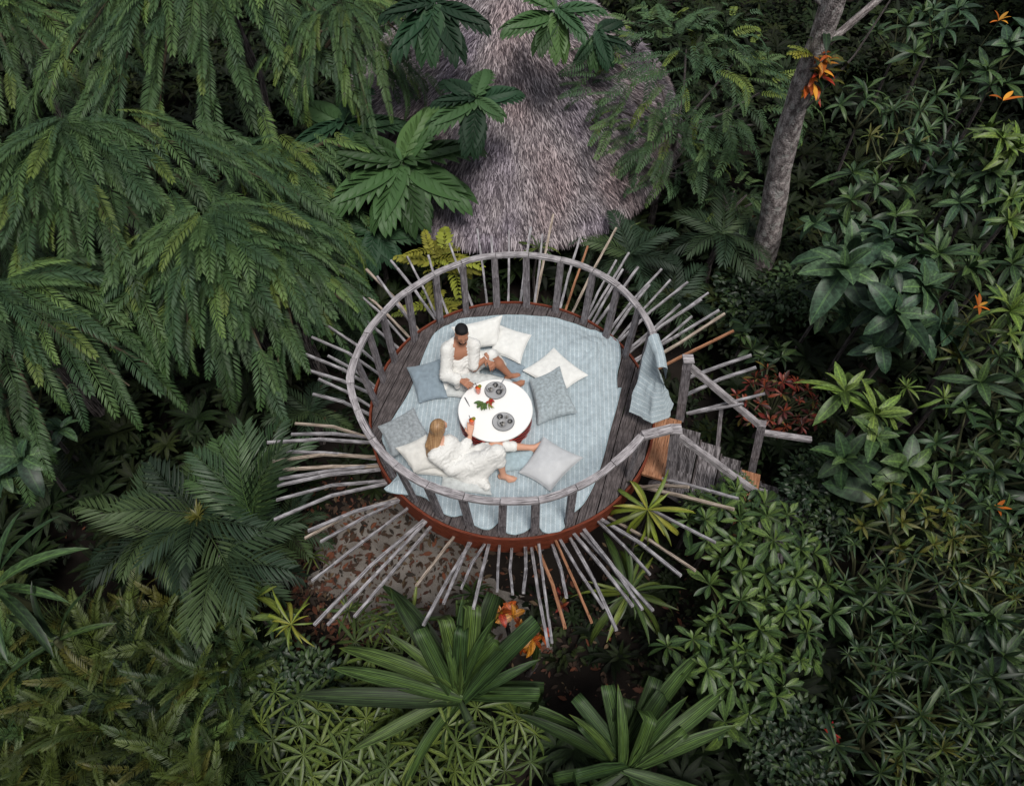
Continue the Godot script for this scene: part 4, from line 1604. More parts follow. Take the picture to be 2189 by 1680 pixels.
func palm(called: String, label: String, px: float, py: float, h: float, size: float, n: int, set_name: String, mats: String, el0: float, el1: float, from_az := 0.0, to_az := 360.0) -> void:
	var q := plant(called, label, "palm", px, py, h)
	var t: Node3D = q[0]
	var c: Vector3 = q[1]
	stem(t, Vector3.ZERO, c, 0.07, "trunk", M.bark)
	for k in n:
		var a := deg_to_rad(lerpf(from_az, to_az, (k + rng.randf() * 0.6) / n))
		one_leaf(t, set_name, mats, c, a, lerpf(el0, el1, fposmod(k * 0.618, 1.0)), size * rng.randf_range(0.85, 1.1), rng.randf_range(-0.3, 0.3), "frond")


func strap_plant(called: String, label: String, px: float, py: float, h: float, leaves: Array, mats: String, size: float) -> void:
	var q := plant(called, label, "plant", px, py, h)
	var t: Node3D = q[0]
	var c: Vector3 = q[1]
	stem(t, Vector3.ZERO, c, 0.06, "stem")
	for l in leaves:
		var s: String = "kinked" if l.size() > 3 else "strap"
		one_leaf(t, s, mats, c + Vector3(rng.randf_range(-0.05, 0.05), rng.randf_range(-0.1, 0.1), rng.randf_range(-0.05, 0.05)), deg_to_rad(l[0] + rng.randf_range(-7, 7)), deg_to_rad(l[1] + rng.randf_range(-8, 8)), size * l[2] * rng.randf_range(0.85, 1.12), rng.randf_range(-0.6, 0.6))


func fountain(called: String, label: String, px: float, py: float, h: float, n: int, size: float, mats: String, set_name := "ribbon", el_out := -0.1, el_in := 1.0) -> void:
	var q := plant(called, label, "plant", px, py, h)
	stem(q[0], Vector3.ZERO, q[1], 0.03, "stem", M.bark)
	whorl(q[0], set_name, mats, q[1], n, size, el_out, el_in)


func hand_shrub(label: String, px: float, py: float, h: float, radius: float, hands: int, size: float) -> void:
	var q := plant("fingered_shrub", label, "shrub", px, py, h)
	var t: Node3D = q[0]
	var c: Vector3 = q[1]
	var base := c - Vector3(0, radius * 0.9, 0)
	stem(t, Vector3.ZERO, base, 0.03, "trunk")
	for k in hands:
		var u := (k + 0.3) / hands
		var e := acos(1.0 - u * 0.95)
		var az := k * 2.39996 + rng.randf_range(-0.2, 0.2)
		var d := Vector3(sin(e) * cos(az), cos(e) * 0.55, sin(e) * sin(az))
		var p := c + d * radius * rng.randf_range(0.8, 1.1)
		stem(t, base, p, 0.008, "branch")
		one_leaf(t, "hand", "hand", p, az, rng.randf_range(-0.5, 0.0), size * rng.randf_range(0.85, 1.15), rng.randf_range(-0.3, 0.3))


func knot_shrub(called: String, label: String, px: float, py: float, h: float, radius: float, knots: int, size: float, mats: String, group := "") -> void:
	var q := plant(called, label, "shrub", px, py, h, group)
	var t: Node3D = q[0]
	var c: Vector3 = q[1]
	stem(t, Vector3.ZERO, c, 0.03, "trunk", M.bark)
	for k in knots:
		var u := (k + 0.3) / knots
		var e := acos(1.0 - u * 1.1)
		var az := k * 2.39996 + rng.randf_range(-0.2, 0.2)
		var p := c + Vector3(sin(e) * cos(az), cos(e) * 0.7, sin(e) * sin(az)) * radius * rng.randf_range(0.7, 1.1)
		put("leaf_cluster", pick(L.knot), pick(M[mats]), t, Transform3D(aim(rng.randf() * TAU, rng.randf_range(-0.3, 0.3)).scaled_local(Vector3.ONE * size * rng.randf_range(0.8, 1.2)), p)).set_meta("kind", "stuff")


func fine_tree(label: String, px: float, py: float, h: float, reach: Vector3, sprays: int, size: float) -> void:
	var q := plant("fine_leaved_tree", label, "tree", px, py, h)
	var t: Node3D = q[0]
	var c: Vector3 = q[1]
	stem(t, Vector3.ZERO, c - Vector3(0, reach.y * 0.7, 0), 0.08, "trunk", M.bark)
	for k in 9:
		var a := k * 0.7
		stem(t, c - Vector3(0, reach.y * 0.8, 0), c + Vector3(cos(a) * reach.x, -reach.y * 0.1, sin(a) * reach.z) * 0.75, 0.025, "branch", M.bark)
	for k in sprays:
		var u := (k + 0.5) / sprays
		var e := acos(1.0 - u * 1.15)
		var az := k * 2.39996 + rng.randf_range(-0.15, 0.15)
		var d := Vector3(sin(e) * cos(az), cos(e), sin(e) * sin(az))
		var p := c + d * reach * (1.0 + 0.16 * sin(az * 3.0 + e * 5.0)) * rng.randf_range(0.72, 1.05)
		var m: int = [0, 0, 1, 1, 0, 2, 2, 4, 0, 3, 5, 4][rng.randi() % 12]
		one_leaf(t, "small_frond", "fine", p, az + rng.randf_range(-0.8, 0.8), rng.randf_range(-0.55, 0.35), size * rng.randf_range(0.75, 1.25), rng.randf_range(-0.4, 0.4), "frond", m)


func build_trees() -> void:
	feather_tree("feathery tree with long combed fronds hanging down, filling the upper left corner", 430, -130, 2.5, 2.9, 295, 0.80, -10, 200)
	feather_tree("feathery tree with layered fronds sweeping right, at the left beside the deck", 130, 255, 2.0, 2.5, 295, 0.72, -30, 170)
	feather_tree("feathery tree sweeping its fronds right to the railing, left of the deck", 430, 455, 1.5, 1.75, 280, 0.66, -50, 160)
	feather_tree("low feathery tree in the gap between the two big upper left ones", 600, 300, 0.9, 1.3, 90, 0.70, -20, 190)
	feather_tree("low feathery tree by the dark gap near the upper left edge", 30, 330, 0.9, 1.5, 90, 0.75, -40, 160)
	feather_tree("feathery tree cut by the left edge above the broad-leaved rosettes", -40, 600, 1.5, 1.6, 150, 0.72, -80, 170)
	feather_tree("feathery tree at the left edge behind the two big ones, top left", -30, -20, 1.6, 1.7, 130, 0.8, -40, 160)
	feather_tree("finely feathered tree with yellowish frond tips, between upper left corner and roof", 730, 0, 2.0, 1.3, 110, 0.68, -40, 170, "fine_feather")
	feather_tree("small feathery tree whose frond tips touch the left deck sticks", 590, 540, 1.0, 1.0, 80, 0.6, -70, 150, "fine_feather")
	breadfruit("light green breadfruit tree with big lobed pale-veined leaves left of the thatched roof", 860, 350, 0.60, 1.02, "bread", [[-70, 30, 0.9], [-20, 12, 1.0], [25, -5, 0.95], [75, -15, 0.85], [110, -10, 0.9], [150, 0, 1.05], [190, 15, 0.9], [225, 20, 0.8], [-45, 45, 0.6], [130, -30, 0.7], [50, -35, 0.7]])
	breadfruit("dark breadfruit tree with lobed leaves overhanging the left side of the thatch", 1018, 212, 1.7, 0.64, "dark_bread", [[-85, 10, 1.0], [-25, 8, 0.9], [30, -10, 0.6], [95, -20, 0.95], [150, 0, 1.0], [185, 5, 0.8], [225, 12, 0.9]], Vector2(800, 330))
	breadfruit("breadfruit tree with light leaves at the top edge right of the roof peak", 1188, 25, 2.3, 0.72, "bread", [[-10, 10, 0.8], [40, -10, 0.7], [80, -25, 0.75], [120, -15, 0.7], [165, 5, 0.9], [215, 20, 0.7]], Vector2(1420, 60))
	breadfruit("breadfruit tree with drooping leaves between roof peak and fine-leaved tree", 1275, 70, 1.6, 0.60, "dark_bread", [[-40, 10, 0.8], [10, 0, 0.8], [60, -30, 0.8], [95, -35, 0.7], [140, -20, 0.7]], Vector2(1450, 120))
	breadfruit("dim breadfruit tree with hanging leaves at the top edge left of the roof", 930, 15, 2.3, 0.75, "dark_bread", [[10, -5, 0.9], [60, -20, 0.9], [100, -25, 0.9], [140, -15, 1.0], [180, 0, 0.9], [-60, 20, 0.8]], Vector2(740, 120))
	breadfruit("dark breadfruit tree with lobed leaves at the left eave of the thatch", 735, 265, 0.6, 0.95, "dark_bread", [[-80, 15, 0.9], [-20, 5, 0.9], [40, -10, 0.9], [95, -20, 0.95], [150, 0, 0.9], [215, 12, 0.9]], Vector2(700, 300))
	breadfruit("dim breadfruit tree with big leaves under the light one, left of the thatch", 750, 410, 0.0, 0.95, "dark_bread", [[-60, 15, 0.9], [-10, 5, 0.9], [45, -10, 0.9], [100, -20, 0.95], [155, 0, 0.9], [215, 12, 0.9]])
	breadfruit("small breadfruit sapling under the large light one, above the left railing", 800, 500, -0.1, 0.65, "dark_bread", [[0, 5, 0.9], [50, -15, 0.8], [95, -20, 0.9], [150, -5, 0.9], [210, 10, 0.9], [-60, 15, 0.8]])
	fine_tree("fine-leaved tree with dense drooping sprays between thatched roof and tall trunk", 1465, 190, 0.7, Vector3(1.65, 0.95, 1.85), 300, 0.50)
	fine_tree("fine-leaved tree hanging over the right eave of the thatched roof", 1425, 330, 0.0, Vector3(0.75, 0.5, 0.75), 90, 0.46)
	fine_tree("low fine-leaved sapling tuft left of the foot of the tall trunk", 1570, 430, -0.3, Vector3(0.42, 0.3, 0.4), 26, 0.34)
	# the tall trunk
	var foot := at(1604, 618, GROUND)
	var high := at(1757, 60, 3.0)
	var t := thing("tall_tree", "tall tree with bare mottled grey trunk leaning out of the top right", "tree", foot)
	var lean := high - foot
	var b := MB.new()
	var pts := []
	var radii := []
	for k in 19:
		var f := k / 18.0 * 1.25
		pts.append(lean * f + Vector3(0.05 * sin(f * 7.0), 0, 0.05 * sin(f * 5.0 + 1.0)))
		radii.append(0.215 - 0.085 * f + 0.010 * sin(f * 31.0))
	b.tube(pts, radii, 16)
	put("trunk", b.done(), M.smooth_bark, t)
	for q in [[0.93, 0.35, 1.5, 0.05], [1.05, 3.4, 1.2, 0.05], [1.25, -2.2, 1.3, 0.05], [1.25, -0.6, 1.3, 0.05]]:
		var p: Vector3 = lean * q[0]
		var e: Vector3 = p + Vector3(cos(q[1]), 0.75, -absf(sin(q[1]))) * q[2]
		stem(t, p, e, q[3], "branch", M.smooth_bark)
		for k in 9:
			one_leaf(t, "lance", "dark_lance", e, k * 2.4, rng.randf_range(-0.2, 0.9), 0.4)
	# orange epiphyte on it
	var c := foot + lean * 0.90 + Vector3(0.0, 0.0, 0.12)
	t = thing("perched_plant", "orange and yellow leaved plant perched on the tall trunk", "plant", c)
	for k in 30:
		one_leaf(t, "lance", "orange_leaf" if k % 3 == 0 else "croton", Vector3(rng.randf_range(-0.1, 0.1), rng.randf_range(-0.30, 0.25), 0.05), rng.randf_range(-0.6, 2.6), rng.randf_range(-0.3, 0.8), rng.randf_range(0.15, 0.30))
	for k in 10:
		one_leaf(t, "lance", "dark_lance", Vector3(rng.randf_range(-0.1, 0.15), rng.randf_range(-0.2, 0.5), -0.05), rng.randf() * TAU, rng.randf_range(-0.2, 0.8), 0.36)
	for k in 3:
		one_leaf(t, "broad", "olive_lance", Vector3(0.1, -0.1 + k * 0.12, 0), rng.randf_range(-0.5, 0.3), 0.1, 0.42, 0.0, "leaf", 2)
	for k in 4:
		one_leaf(t, "fern", "fern_yellow", Vector3(-0.08, 0.2, 0), 2.6 + k * 0.3, 0.3, 0.30)
	stem(t, Vector3(0.05, -0.45, 0.05), Vector3(0.75, 0.75, -0.35), 0.015, "aerial_root", M.bark)


func build_right() -> void:
	var g := ""
	# [px, py, h, radius, whorls, leaves, size, shape, colours, label]
	var rows := [
		[1845, 240, 0.4, 0.45, 5, 11, 0.50, "lance", "lance", "green shrub right of the orange perched plant on the trunk"],
		[2015, 50, 0.7, 0.45, 5, 11, 0.54, "lance", "blue_lance", "blue-green shrub on the top edge left of the orange spikes"],
		[2085, 190, 0.8, 0.45, 5, 11, 0.54, "lance", "lance", "green shrub below the top right corner, above the bright whorls"],
		[1990, 350, 0.5, 0.45, 5, 12, 0.54, "lance", "blue_lance", "blue-green shrub in the upper right, left of the bright whorls"],
		[2105, 395, 0.8, 0.40, 4, 12, 0.52, "broad", "lance", "broad-leaved shrub tucked between the two bright whorls"],
		[1845, 420, 0.6, 0.50, 6, 12, 0.58, "lance", "lance", "green shrub with pointed leaf whorls right of the tall trunk's middle"],
		[1785, 505, 0.2, 0.36, 5, 9, 0.52, "broad", "blue_lance", "blue-green broad-leaved shrub touching the right side of the tall trunk"],
		[1890, 610, 0.8, 0.62, 7, 13, 0.72, "broad", "blue_lance", "large blue-green shrub with long leaf whorls right of the trunk foot"],
		[1765, 645, 0.0, 0.35, 4, 9, 0.52, "broad", "blue_lance", "broad-leaved blue-green shrub right of the trunk foot above the red croton"],
		[1925, 720, 0.2, 0.48, 5, 9, 0.66, "broad", "blue_lance", "shrub with broad grey-green hanging leaves above the dark hollow"],
		[1990, 560, 0.7, 0.42, 4, 14, 0.56, "lance", "lance", "round-headed green whorl shrub between the blue-green one and right edge"],
		[2125, 310, 1.4, 0.26, 3, 15, 0.56, "lance", "bright_lance", "bright yellow-green leaf whorl near the right edge, upper one"],
		[2165, 455, 1.3, 0.26, 3, 15, 0.56, "lance", "bright_lance", "bright yellow-green leaf whorl at the right edge, below the first"],
		[2160, 110, 1.1, 0.45, 4, 11, 0.56, "broad", "blue_lance", "blue-green shrub with orange flower spikes in the top right corner"],
		[1930, 80, 0.5, 0.60, 7, 11, 0.52, "lance", "lance", "dark shrub at the top edge right of the leaning trunk"],
		[1960, 250, 0.5, 0.50, 7, 12, 0.50, "narrow", "lance", "narrow-leaved shrub right of the orange perched plant"],
		[1900, 330, 0.4, 0.45, 6, 12, 0.46, "narrow", "olive_lance", "olive narrow-leaved shrub in the upper right, below the perched plant"],
		[2060, 420, 0.6, 0.50, 6, 11, 0.56, "lance", "blue_lance", "dark green shrub left of the two bright whorls"],
		[2115, 585, 0.6, 0.42, 4, 12, 0.54, "lance", "lance", "green whorl shrub at the right edge below the bright whorls"],
		[2165, 690, 1.0, 0.26, 3, 14, 0.54, "lance", "bright_lance", "bright green whorl at the right edge beside an orange flower"],
		[2060, 720, 0.3, 0.40, 6, 9, 0.44, "narrow", "olive_lance", "yellowish narrow-leaved shrub right of the dark hollow"],
		[2145, 820, 0.5, 0.45, 6, 10, 0.46, "lance", "lance", "green shrub at the right edge level with the draped cloth"],
		[1845, 885, 0.2, 0.34, 3, 13, 0.60, "lance", "bright_lance", "light green whorl shrub right of the red croton"],
		[1980, 850, 0.2, 0.30, 2, 16, 0.40, "narrow", "bright_lance", "fountain-like pale whorl right of the dark hollow"],
		[1860, 990, 0.0, 0.48, 5, 11, 0.58, "broad", "lance", "broad-leaved green shrub right of the bottom of the stairs"],
		[2075, 960, 0.2, 0.50, 7, 11, 0.42, "lance", "lance", "green shrub near the right edge, half-way down"],
		[2165, 1010, 0.3, 0.45, 6, 11, 0.42, "lance", "dark_lance", "dark whorl shrub on the right edge below half-way"],
		[1935, 1125, -0.1, 0.45, 6, 9, 0.42, "lance", "olive_lance", "olive shrub with hanging yellow-green leaf bunch in lower right"],
		[2060, 1090, 0.1, 0.55, 8, 10, 0.40, "lance", "lance", "bushy green shrub in the lower right near a small orange flower"],
		[2160, 1150, 0.2, 0.50, 7, 10, 0.40, "lance", "lance", "green shrub on the right edge above the lower third"],
		[1850, 1230, -0.3, 0.50, 8, 10, 0.34, "narrow", "lance", "green shrub beside the gap right of the umbrella-leaved bush"],
		[1960, 1250, -0.2, 0.50, 7, 10, 0.38, "narrow", "dark_lance", "dark shrub in the middle of the lower right thicket"],
		[2065, 1215, 0.0, 0.50, 7, 14, 0.40, "narrow", "olive_lance", "olive-tinted shrub in the lower right thicket"],
		[2150, 1290, 0.0, 0.50, 6, 12, 0.44, "narrow", "lance", "spidery narrow-leaved shrub on the right edge in the lower right"],
		[1870, 1350, -0.3, 0.50, 7, 11, 0.40, "lance", "lance", "green shrub with pale upright leaf, right of the umbrella-leaved bushes"],
		[2100, 1400, -0.1, 0.50, 6, 11, 0.46, "lance", "dark_lance", "dark shrub with spreading leaves near the lower right corner"],
		[1900, 1460, -0.4, 0.50, 7, 14, 0.40, "narrow", "dark_lance", "dark shrub above the red flower"],
		[2010, 1500, -0.2, 0.55, 7, 14, 0.42, "narrow", "dark_lance", "dark shrub right of the red flower"],
		[2130, 1530, -0.1, 0.50, 7, 14, 0.44, "narrow", "dark_lance", "dark shrub in the lower right corner, upper one"],
		[1880, 1590, -0.4, 0.50, 6, 14, 0.42, "narrow", "dark_lance", "dark shrub below the red flower at the bottom edge"],
		[2000, 1630, -0.2, 0.50, 6, 14, 0.44, "narrow", "olive_lance", "dim olive shrub on the bottom edge at the right"],
		[2140, 1650, -0.1, 0.50, 6, 14, 0.46, "narrow", "dark_lance", "dark shrub in the very lower right corner"],
	]
	for r in rows:
		var low: bool = r[1] > 1050 and r[0] > 1800
		whorl_shrub("leafy_shrub", r[9], "shrub", r[0], r[1], r[2] + (rng.randf_range(-0.25, 0.25) if low else 0.0), r[3], r[4] + (5 if low else 0), r[5] + (2 if low else 0), r[6] * (rng.randf_range(0.6, 1.15) if low else 1.0), r[7], r[8])
	# umbrella-leaved bushes at the lower right of the deck
	var um := [
		[1540, 1120, -0.25, 0.42, 11, "umbrella-leaved bush nearest the yellow-green dracaena"],
		[1640, 1165, -0.25, 0.48, 9, "umbrella-leaved bush below the stair foot, right of the first"],
		[1690, 1240, -0.35, 0.42, 7, "umbrella-leaved bush with yellowish top beside the dark gap"],
		[1570, 1330, -0.55, 0.45, 8, "darker umbrella-leaved bush below the pair by the dracaena"],
		[1670, 1350, -0.5, 0.45, 8, "umbrella-leaved bush in the middle of the lower right slope"],
		[1500, 1420, -0.6, 0.40, 6, "umbrella-leaved bush right of the tall strap-leaved clump"],
		[1590, 1450, -0.6, 0.42, 7, "dark umbrella-leaved bush above the single large light rosette"],
		[1545, 1525, -0.6, 0.12, 1, "single large light umbrella-leaved rosette right of the strap-leaved clump"],
	]
	for r in um:
		whorl_shrub("umbrella_bush", r[5], "bush", r[0], r[1], r[2], r[3], r[4] + 2 if r[4] > 1 else 1, 15, 0.32 if r[4] > 1 else 0.45, "obovate", "umbrella", "", -0.25)
	# crotons
	whorl_shrub("croton", "dark red croton bush with orange leaves beside the stairs", "shrub", 1660, 868, -0.45, 0.50, 30, 10, 0.20, "obovate", "dark_croton")
	whorl_shrub("croton", "bright orange croton under the tips of the front sticks", "plant", 1135, 1362, -0.10, 0.14, 4, 8, 0.24, "broad", "croton")
	whorl_shrub("croton", "small yellow and orange croton left of the bright one", "plant", 1080, 1320, -0.25, 0.10, 2, 7, 0.22, "broad", "croton")
	whorl_shrub("croton", "low orange croton seen between the front sticks", "plant", 1205, 1290, -1.2, 0.10, 2, 6, 0.20, "broad", "dark_croton")
	# small-leaved shrubs and creepers
	var kn := [
		["small_leaved_shrub", 1590, 660, -1.1, 0.50, 40, 0.34, "dark_lance", "small-leaved dark shrub below the tall trunk's foot"],
		["small_leaved_shrub", 1710, 640, -0.8, 0.45, 36, 0.34, "lance", "small-leaved green shrub right of the tall trunk's foot"],
		["small_leaved_shrub", 1750, 1030, -0.8, 0.32, 26, 0.28, "lance", "small-leaved creeper hanging over the lower stair rail"],
		["small_leaved_shrub", 1760, 1095, -0.7, 0.45, 36, 0.32, "dark_lance", "dim small-leaved shrub right of the tan lower step"],
		["round_leaved_shrub", 1494, 1082, -0.35, 0.13, 18, 0.15, "umbrella", "round green leafy ball beside the stairs, left one"],
		["round_leaved_shrub", 1572, 1040, -0.35, 0.12, 18, 0.14, "umbrella", "round green leafy ball on the lower stairs, right one"],
		["small_leaved_shrub", 1680, 1600, -0.7, 0.40, 34, 0.26, "dark_lance", "dark small-leaved shrub on the bottom edge left of the red flower"],
		["small_leaved_shrub", 640, 1480, -0.9, 0.40, 30, 0.30, "dark_lance", "dark small-leaved shrub left of the fingered shrub"],
	]
	for r in kn:
		knot_shrub(r[0], r[8], r[1], r[2], r[3], r[4], r[5], r[6], r[7])
	# flowers
	for r in [[1772, 1568, -0.5, "red_petal", 9, 0.16, "bright red flower among the dark shrubs at lower right"], [1640, 1582, -0.6, "red_petal", 5, 0.10, "small red flower near the bottom edge"], [2092, 655, 1.2, "orange_leaf", 6, 0.17, "orange flower spike near the right edge"], [2145, 215, 1.7, "orange_leaf", 3, 0.26, "upright orange flower spike above the upper bright whorl"], [2135, 45, 1.6, "orange_leaf", 5, 0.20, "orange flower spikes in the top right corner"], [2130, 1085, 0.5, "orange_leaf", 4, 0.14, "small orange flower on the right edge, half-way down"]]:
		var q := plant("flower", r[6], "flower", r[0], r[1], r[2])
		stem(q[0], Vector3.ZERO, q[1], 0.008, "stem")
		for k in r[4]:
			one_leaf(q[0], "lance", r[3], q[1], k * 2.4 + rng.randf(), rng.randf_range(0.1, 1.2), r[5] * rng.randf_range(0.7, 1.1), 0.0, "petal")
	# understorey palms and ferns behind the deck
	palm("fan_palm", "green palm with fine fronds behind the right of the railing", 1345, 545, -0.5, 0.8, 12, "palm", "palm_dark", 0.0, 0.8)
	palm("fan_palm", "dark palm with pale frond tips left of the tall trunk's foot", 1545, 500, -0.4, 0.9, 11, "palm", "palm_dark", -0.1, 0.7)
	palm("fan_palm", "palm with thin leaflets beyond the railing's right sticks", 1440, 640, -0.8, 0.8, 11, "palm", "palm_dark", 0.0, 0.8)
	palm("fan_palm", "dim grey palm over the thatch's right eave", 1270, 500, -0.7, 0.6, 8, "palm", "palm_dark", 0.0, 0.8)
	whorl_shrub("broad_rosette", "rosette plant with upright broad leaves right of the tan stick", "plant", 1590, 725, -0.6, 0.22, 3, 10, 0.42, "obovate", "dark_lance")
	whorl_shrub("broad_rosette", "second broad rosette above the red croton", "plant", 1650, 770, -0.7, 0.22, 3, 9, 0.40, "lance", "dark_lance")
	for r in [[940, 555, -0.05, 0.60, 18, "yellow-leaved fern shrub behind the left of the railing"], [915, 650, -0.35, 0.42, 10, "yellow fern shrub lower down between railing posts"]]:
		var q := plant("yellow_fern", r[5], "fern", r[0], r[1], r[2])
		stem(q[0], Vector3.ZERO, q[1], 0.02, "stem")
		for k in r[4]:
			one_leaf(q[0], "fern", "fern_yellow", q[1] + Vector3(rng.randf_range(-0.2, 0.2), rng.randf_range(-0.15, 0.1), rng.randf_range(-0.15, 0.15)), rng.randf() * TAU, rng.randf_range(-0.2, 0.6), r[3] * rng.randf_range(0.7, 1.1), 0.0, "frond")
	fountain("strap_leaved_plant", "green strap-leaved plant behind the back sticks", 1150, 530, -0.4, 14, 0.6, "dull_strap", "ribbon", 0.0, 1.1)
	fountain("strap_leaved_plant", "strap-leaved plant behind the back railing, below the roof eave", 1330, 500, -0.7, 12, 0.6, "dull_strap", "ribbon", 0.0, 1.1)


func build_front() -> void:
	fountain("dracaena", "yellow-green dracaena with drooping leaves at the deck's lower right rim", 1385, 1090, 0.15, 26, 0.78, "yellow_strap", "ribbon", -0.55, 1.0)
	fountain("dracaena", "green dracaena on the sand below the front sticks", 1345, 1268, -0.55, 24, 0.95, "dull_strap", "ribbon", -0.1, 0.9)
	fountain("spiky_plant", "low spiky green plant on the left edge of the sand", 668, 1190, -1.35, 16, 0.36, "dull_strap", "ribbon", 0.1, 1.1)
	fountain("spiky_plant", "low spiky plant among red leaf litter under the lower left sticks", 745, 1305, -1.25, 16, 0.40, "dull_strap", "ribbon", 0.1, 1.1)
	fountain("spiky_plant", "spiky plant under the middle front sticks", 1010, 1270, -1.2, 18, 0.45, "strap", "ribbon", 0.1, 1.1)
	fountain("dracaena", "thin olive dracaena at the left edge of the sand", 622, 1335, -0.45, 13, 0.5, "yellow_strap", "ribbon", 0.0, 1.1)
	strap_plant("strap_lily", "large strap-leaved lily in the front middle below the croton", 985, 1490, -0.50, [[-88, 48, 1.25, 1], [-75, 52, 1.2, 1], [-105, 50, 1.25, 1], [-60, 45, 1.15, 1], [-118, 40, 1.2], [-45, 35, 1.25, 1], [-30, 25, 1.35, 1], [-140, 35, 1.0], [-10, 15, 1.1, 1], [15, 10, 1.0], [175, 15, 1.25], [200, 25, 1.1], [150, 5, 1.0], [120, -5, 0.7], [60, 0, 0.7], [-95, 62, 1.0], [-65, 65, 0.9], [-150, 50, 0.8], [-20, 45, 0.9], [-85, 75, 0.6], [-97, 42, 1.15, 1], [-82, 58, 1.05, 1], [-68, 40, 1.2, 1], [-128, 48, 1.0, 1], [-38, 48, 1.0, 1], [190, 8, 1.3], [0, 20, 1.0, 1], [-52, 55, 0.9, 1], [-112, 60, 0.8, 1], [135, 10, 0.9]], "strap", 1.25)
	strap_plant("strap_lily", "strap-leaved lily with upright blades at the bottom right of the middle", 1335, 1640, -0.6, [[-90, 55, 1.2, 1], [-55, 45, 1.2, 1], [-70, 50, 1.1, 1], [-115, 45, 1.2, 1], [-135, 35, 1.2, 1], [-155, 25, 1.1], [175, 15, 1.1, 1], [-35, 30, 1.3], [-15, 18, 1.2], [10, 10, 1.1], [-100, 65, 0.9], [-45, 60, 0.9], [150, 5, 0.9], [60, 0, 0.7], [-125, 58, 0.9], [-80, 45, 1.15, 1], [-62, 60, 1.0, 1], [-105, 52, 1.1, 1], [-145, 45, 1.0, 1], [-25, 40, 1.1, 1], [165, 25, 1.0, 1], [-50, 30, 1.3]], "strap", 1.12)
	fountain("strap_lily", "tall blade of a lily rising over the sand by the front sticks", 880, 1330, -0.8, 6, 0.55, "dull_strap", "strap", 0.5, 1.2)
	var hs := [
		[830, 1392, -0.75, 0.50, 17, 0.38, "light fingered-leaf shrub at the foot of the front sticks"],
		[770, 1545, -0.95, 0.45, 12, 0.40, "fingered-leaf shrub below the light one"],
		[1050, 1605, -0.55, 0.46, 15, 0.34, "yellowish fingered-leaf shrub at the bottom edge, between the lilies"],
		[850, 1590, -0.95, 0.46, 13, 0.40, "fingered-leaf shrub at the bottom edge left of the yellowish one"],
		[720, 1635, -0.8, 0.46, 12, 0.40, "dull fingered-leaf shrub at the bottom edge beside the bamboo thicket"],
		[900, 1668, -0.75, 0.40, 10, 0.40, "olive fingered-leaf shrub cut by the bottom edge"],
		[630, 1560, -0.6, 0.42, 12, 0.40, "dim fingered-leaf shrub on the right of the bamboo thicket"],
	]
	for r in hs:
		hand_shrub(r[6], r[0], r[1], r[2], r[3], r[4], r[5])
	# left edge
	whorl_shrub("broad_rosette", "broad-leaved rosette shrub on the left edge below the feathery trees", "shrub", 40, 850, 0.4, 0.50, 6, 11, 0.46, "obovate", "lance")
	whorl_shrub("broad_rosette", "hanging broad-leaved shrub on the left edge above the dark gap", "shrub", 60, 960, 0.1, 0.45, 5, 10, 0.46, "broad", "blue_lance")
	strap_plant("banana_plant", "plant with big arching banana-like leaves on the left edge", -10, 1262, 0.0, [[-20, 40, 1.1], [5, 20, 1.1], [30, 10, 1.0], [-50, 40, 1.0], [60, 5, 0.9], [-75, 50, 0.9], [15, 50, 0.8]], "lance", 0.95)
	strap_plant("banana_plant", "drooping banana-like plant above the bamboo thicket on the left", 120, 1370, -0.3, [[-60, 50, 1.0], [-10, 20, 0.8], [200, 30, 1.0], [150, 10, 0.9], [-100, 60, 0.8]], "dark_lance", 0.8)
	palm("cycad", "cycad with yellow heart and blue-green fronds at the left middle", 425, 1105, -0.3, 0.95, 18, "palm", "palm_dark", -0.1, 0.9)
	var heart: Node3D = get_node("cycad")
	for k in 16:
		one_leaf(heart, "narrow", "olive_lance", Vector3(0, -0.3 - GROUND + 0.02, 0), k * 2.4, rng.randf_range(0.3, 1.2), rng.randf_range(0.14, 0.26), 0.0, "young_leaf", 2)
	palm("cycad", "cycad fronds sweeping right over the dark hollow at lower left", 470, 1190, -0.4, 0.95, 14, "palm", "palm_dark", -0.1, 0.7, -60, 120)
	palm("palm", "palm with upright green fronds beside the ends of the left sticks", 540, 1110, -0.2, 1.1, 9, "palm", "lance", 0.6, 1.2, -150, -30)
	palm("palm", "dark palm behind the cycads on the left", 330, 1140, -0.8, 0.85, 12, "palm", "palm_dark", 0.0, 0.9)
	palm("fern_palm", "small dark fern at the left end of the sticks over the sand", 615, 1130, -1.1, 0.55, 10, "palm", "palm_dark", 0.0, 0.8)
	palm("fern_palm", "dark fern in the dim hollow near the left edge", 130, 1040, -1.2, 0.6, 11, "palm", "palm_dark", 0.0, 0.8)
	palm("fern_palm", "small fern under the left sticks", 660, 880, -0.9, 0.6, 10, "palm", "palm_dark", 0.0, 0.8)
	palm("fern_palm", "fern below the feathery tree beside the upper left sticks", 730, 700, -1.0, 0.7, 11, "palm", "palm_dark", 0.0, 0.8)
	whorl_shrub("leafy_shrub", "shrub with rusty-tipped leaf left of the thin dracaena", "shrub", 540, 1300, -0.6, 0.35, 5, 8, 0.46, "lance", "dull_strap")
	whorl_shrub("leafy_shrub", "low shrub right below the thin olive dracaena", "shrub", 570, 1400, -0.8, 0.35, 6, 9, 0.40, "lance", "dark_lance")
	var tiers := ["top", "upper middle", "lower middle", "bottom"]
	var files := ["first from left edge", "second from left edge", "third from left edge", "fourth from left edge"]
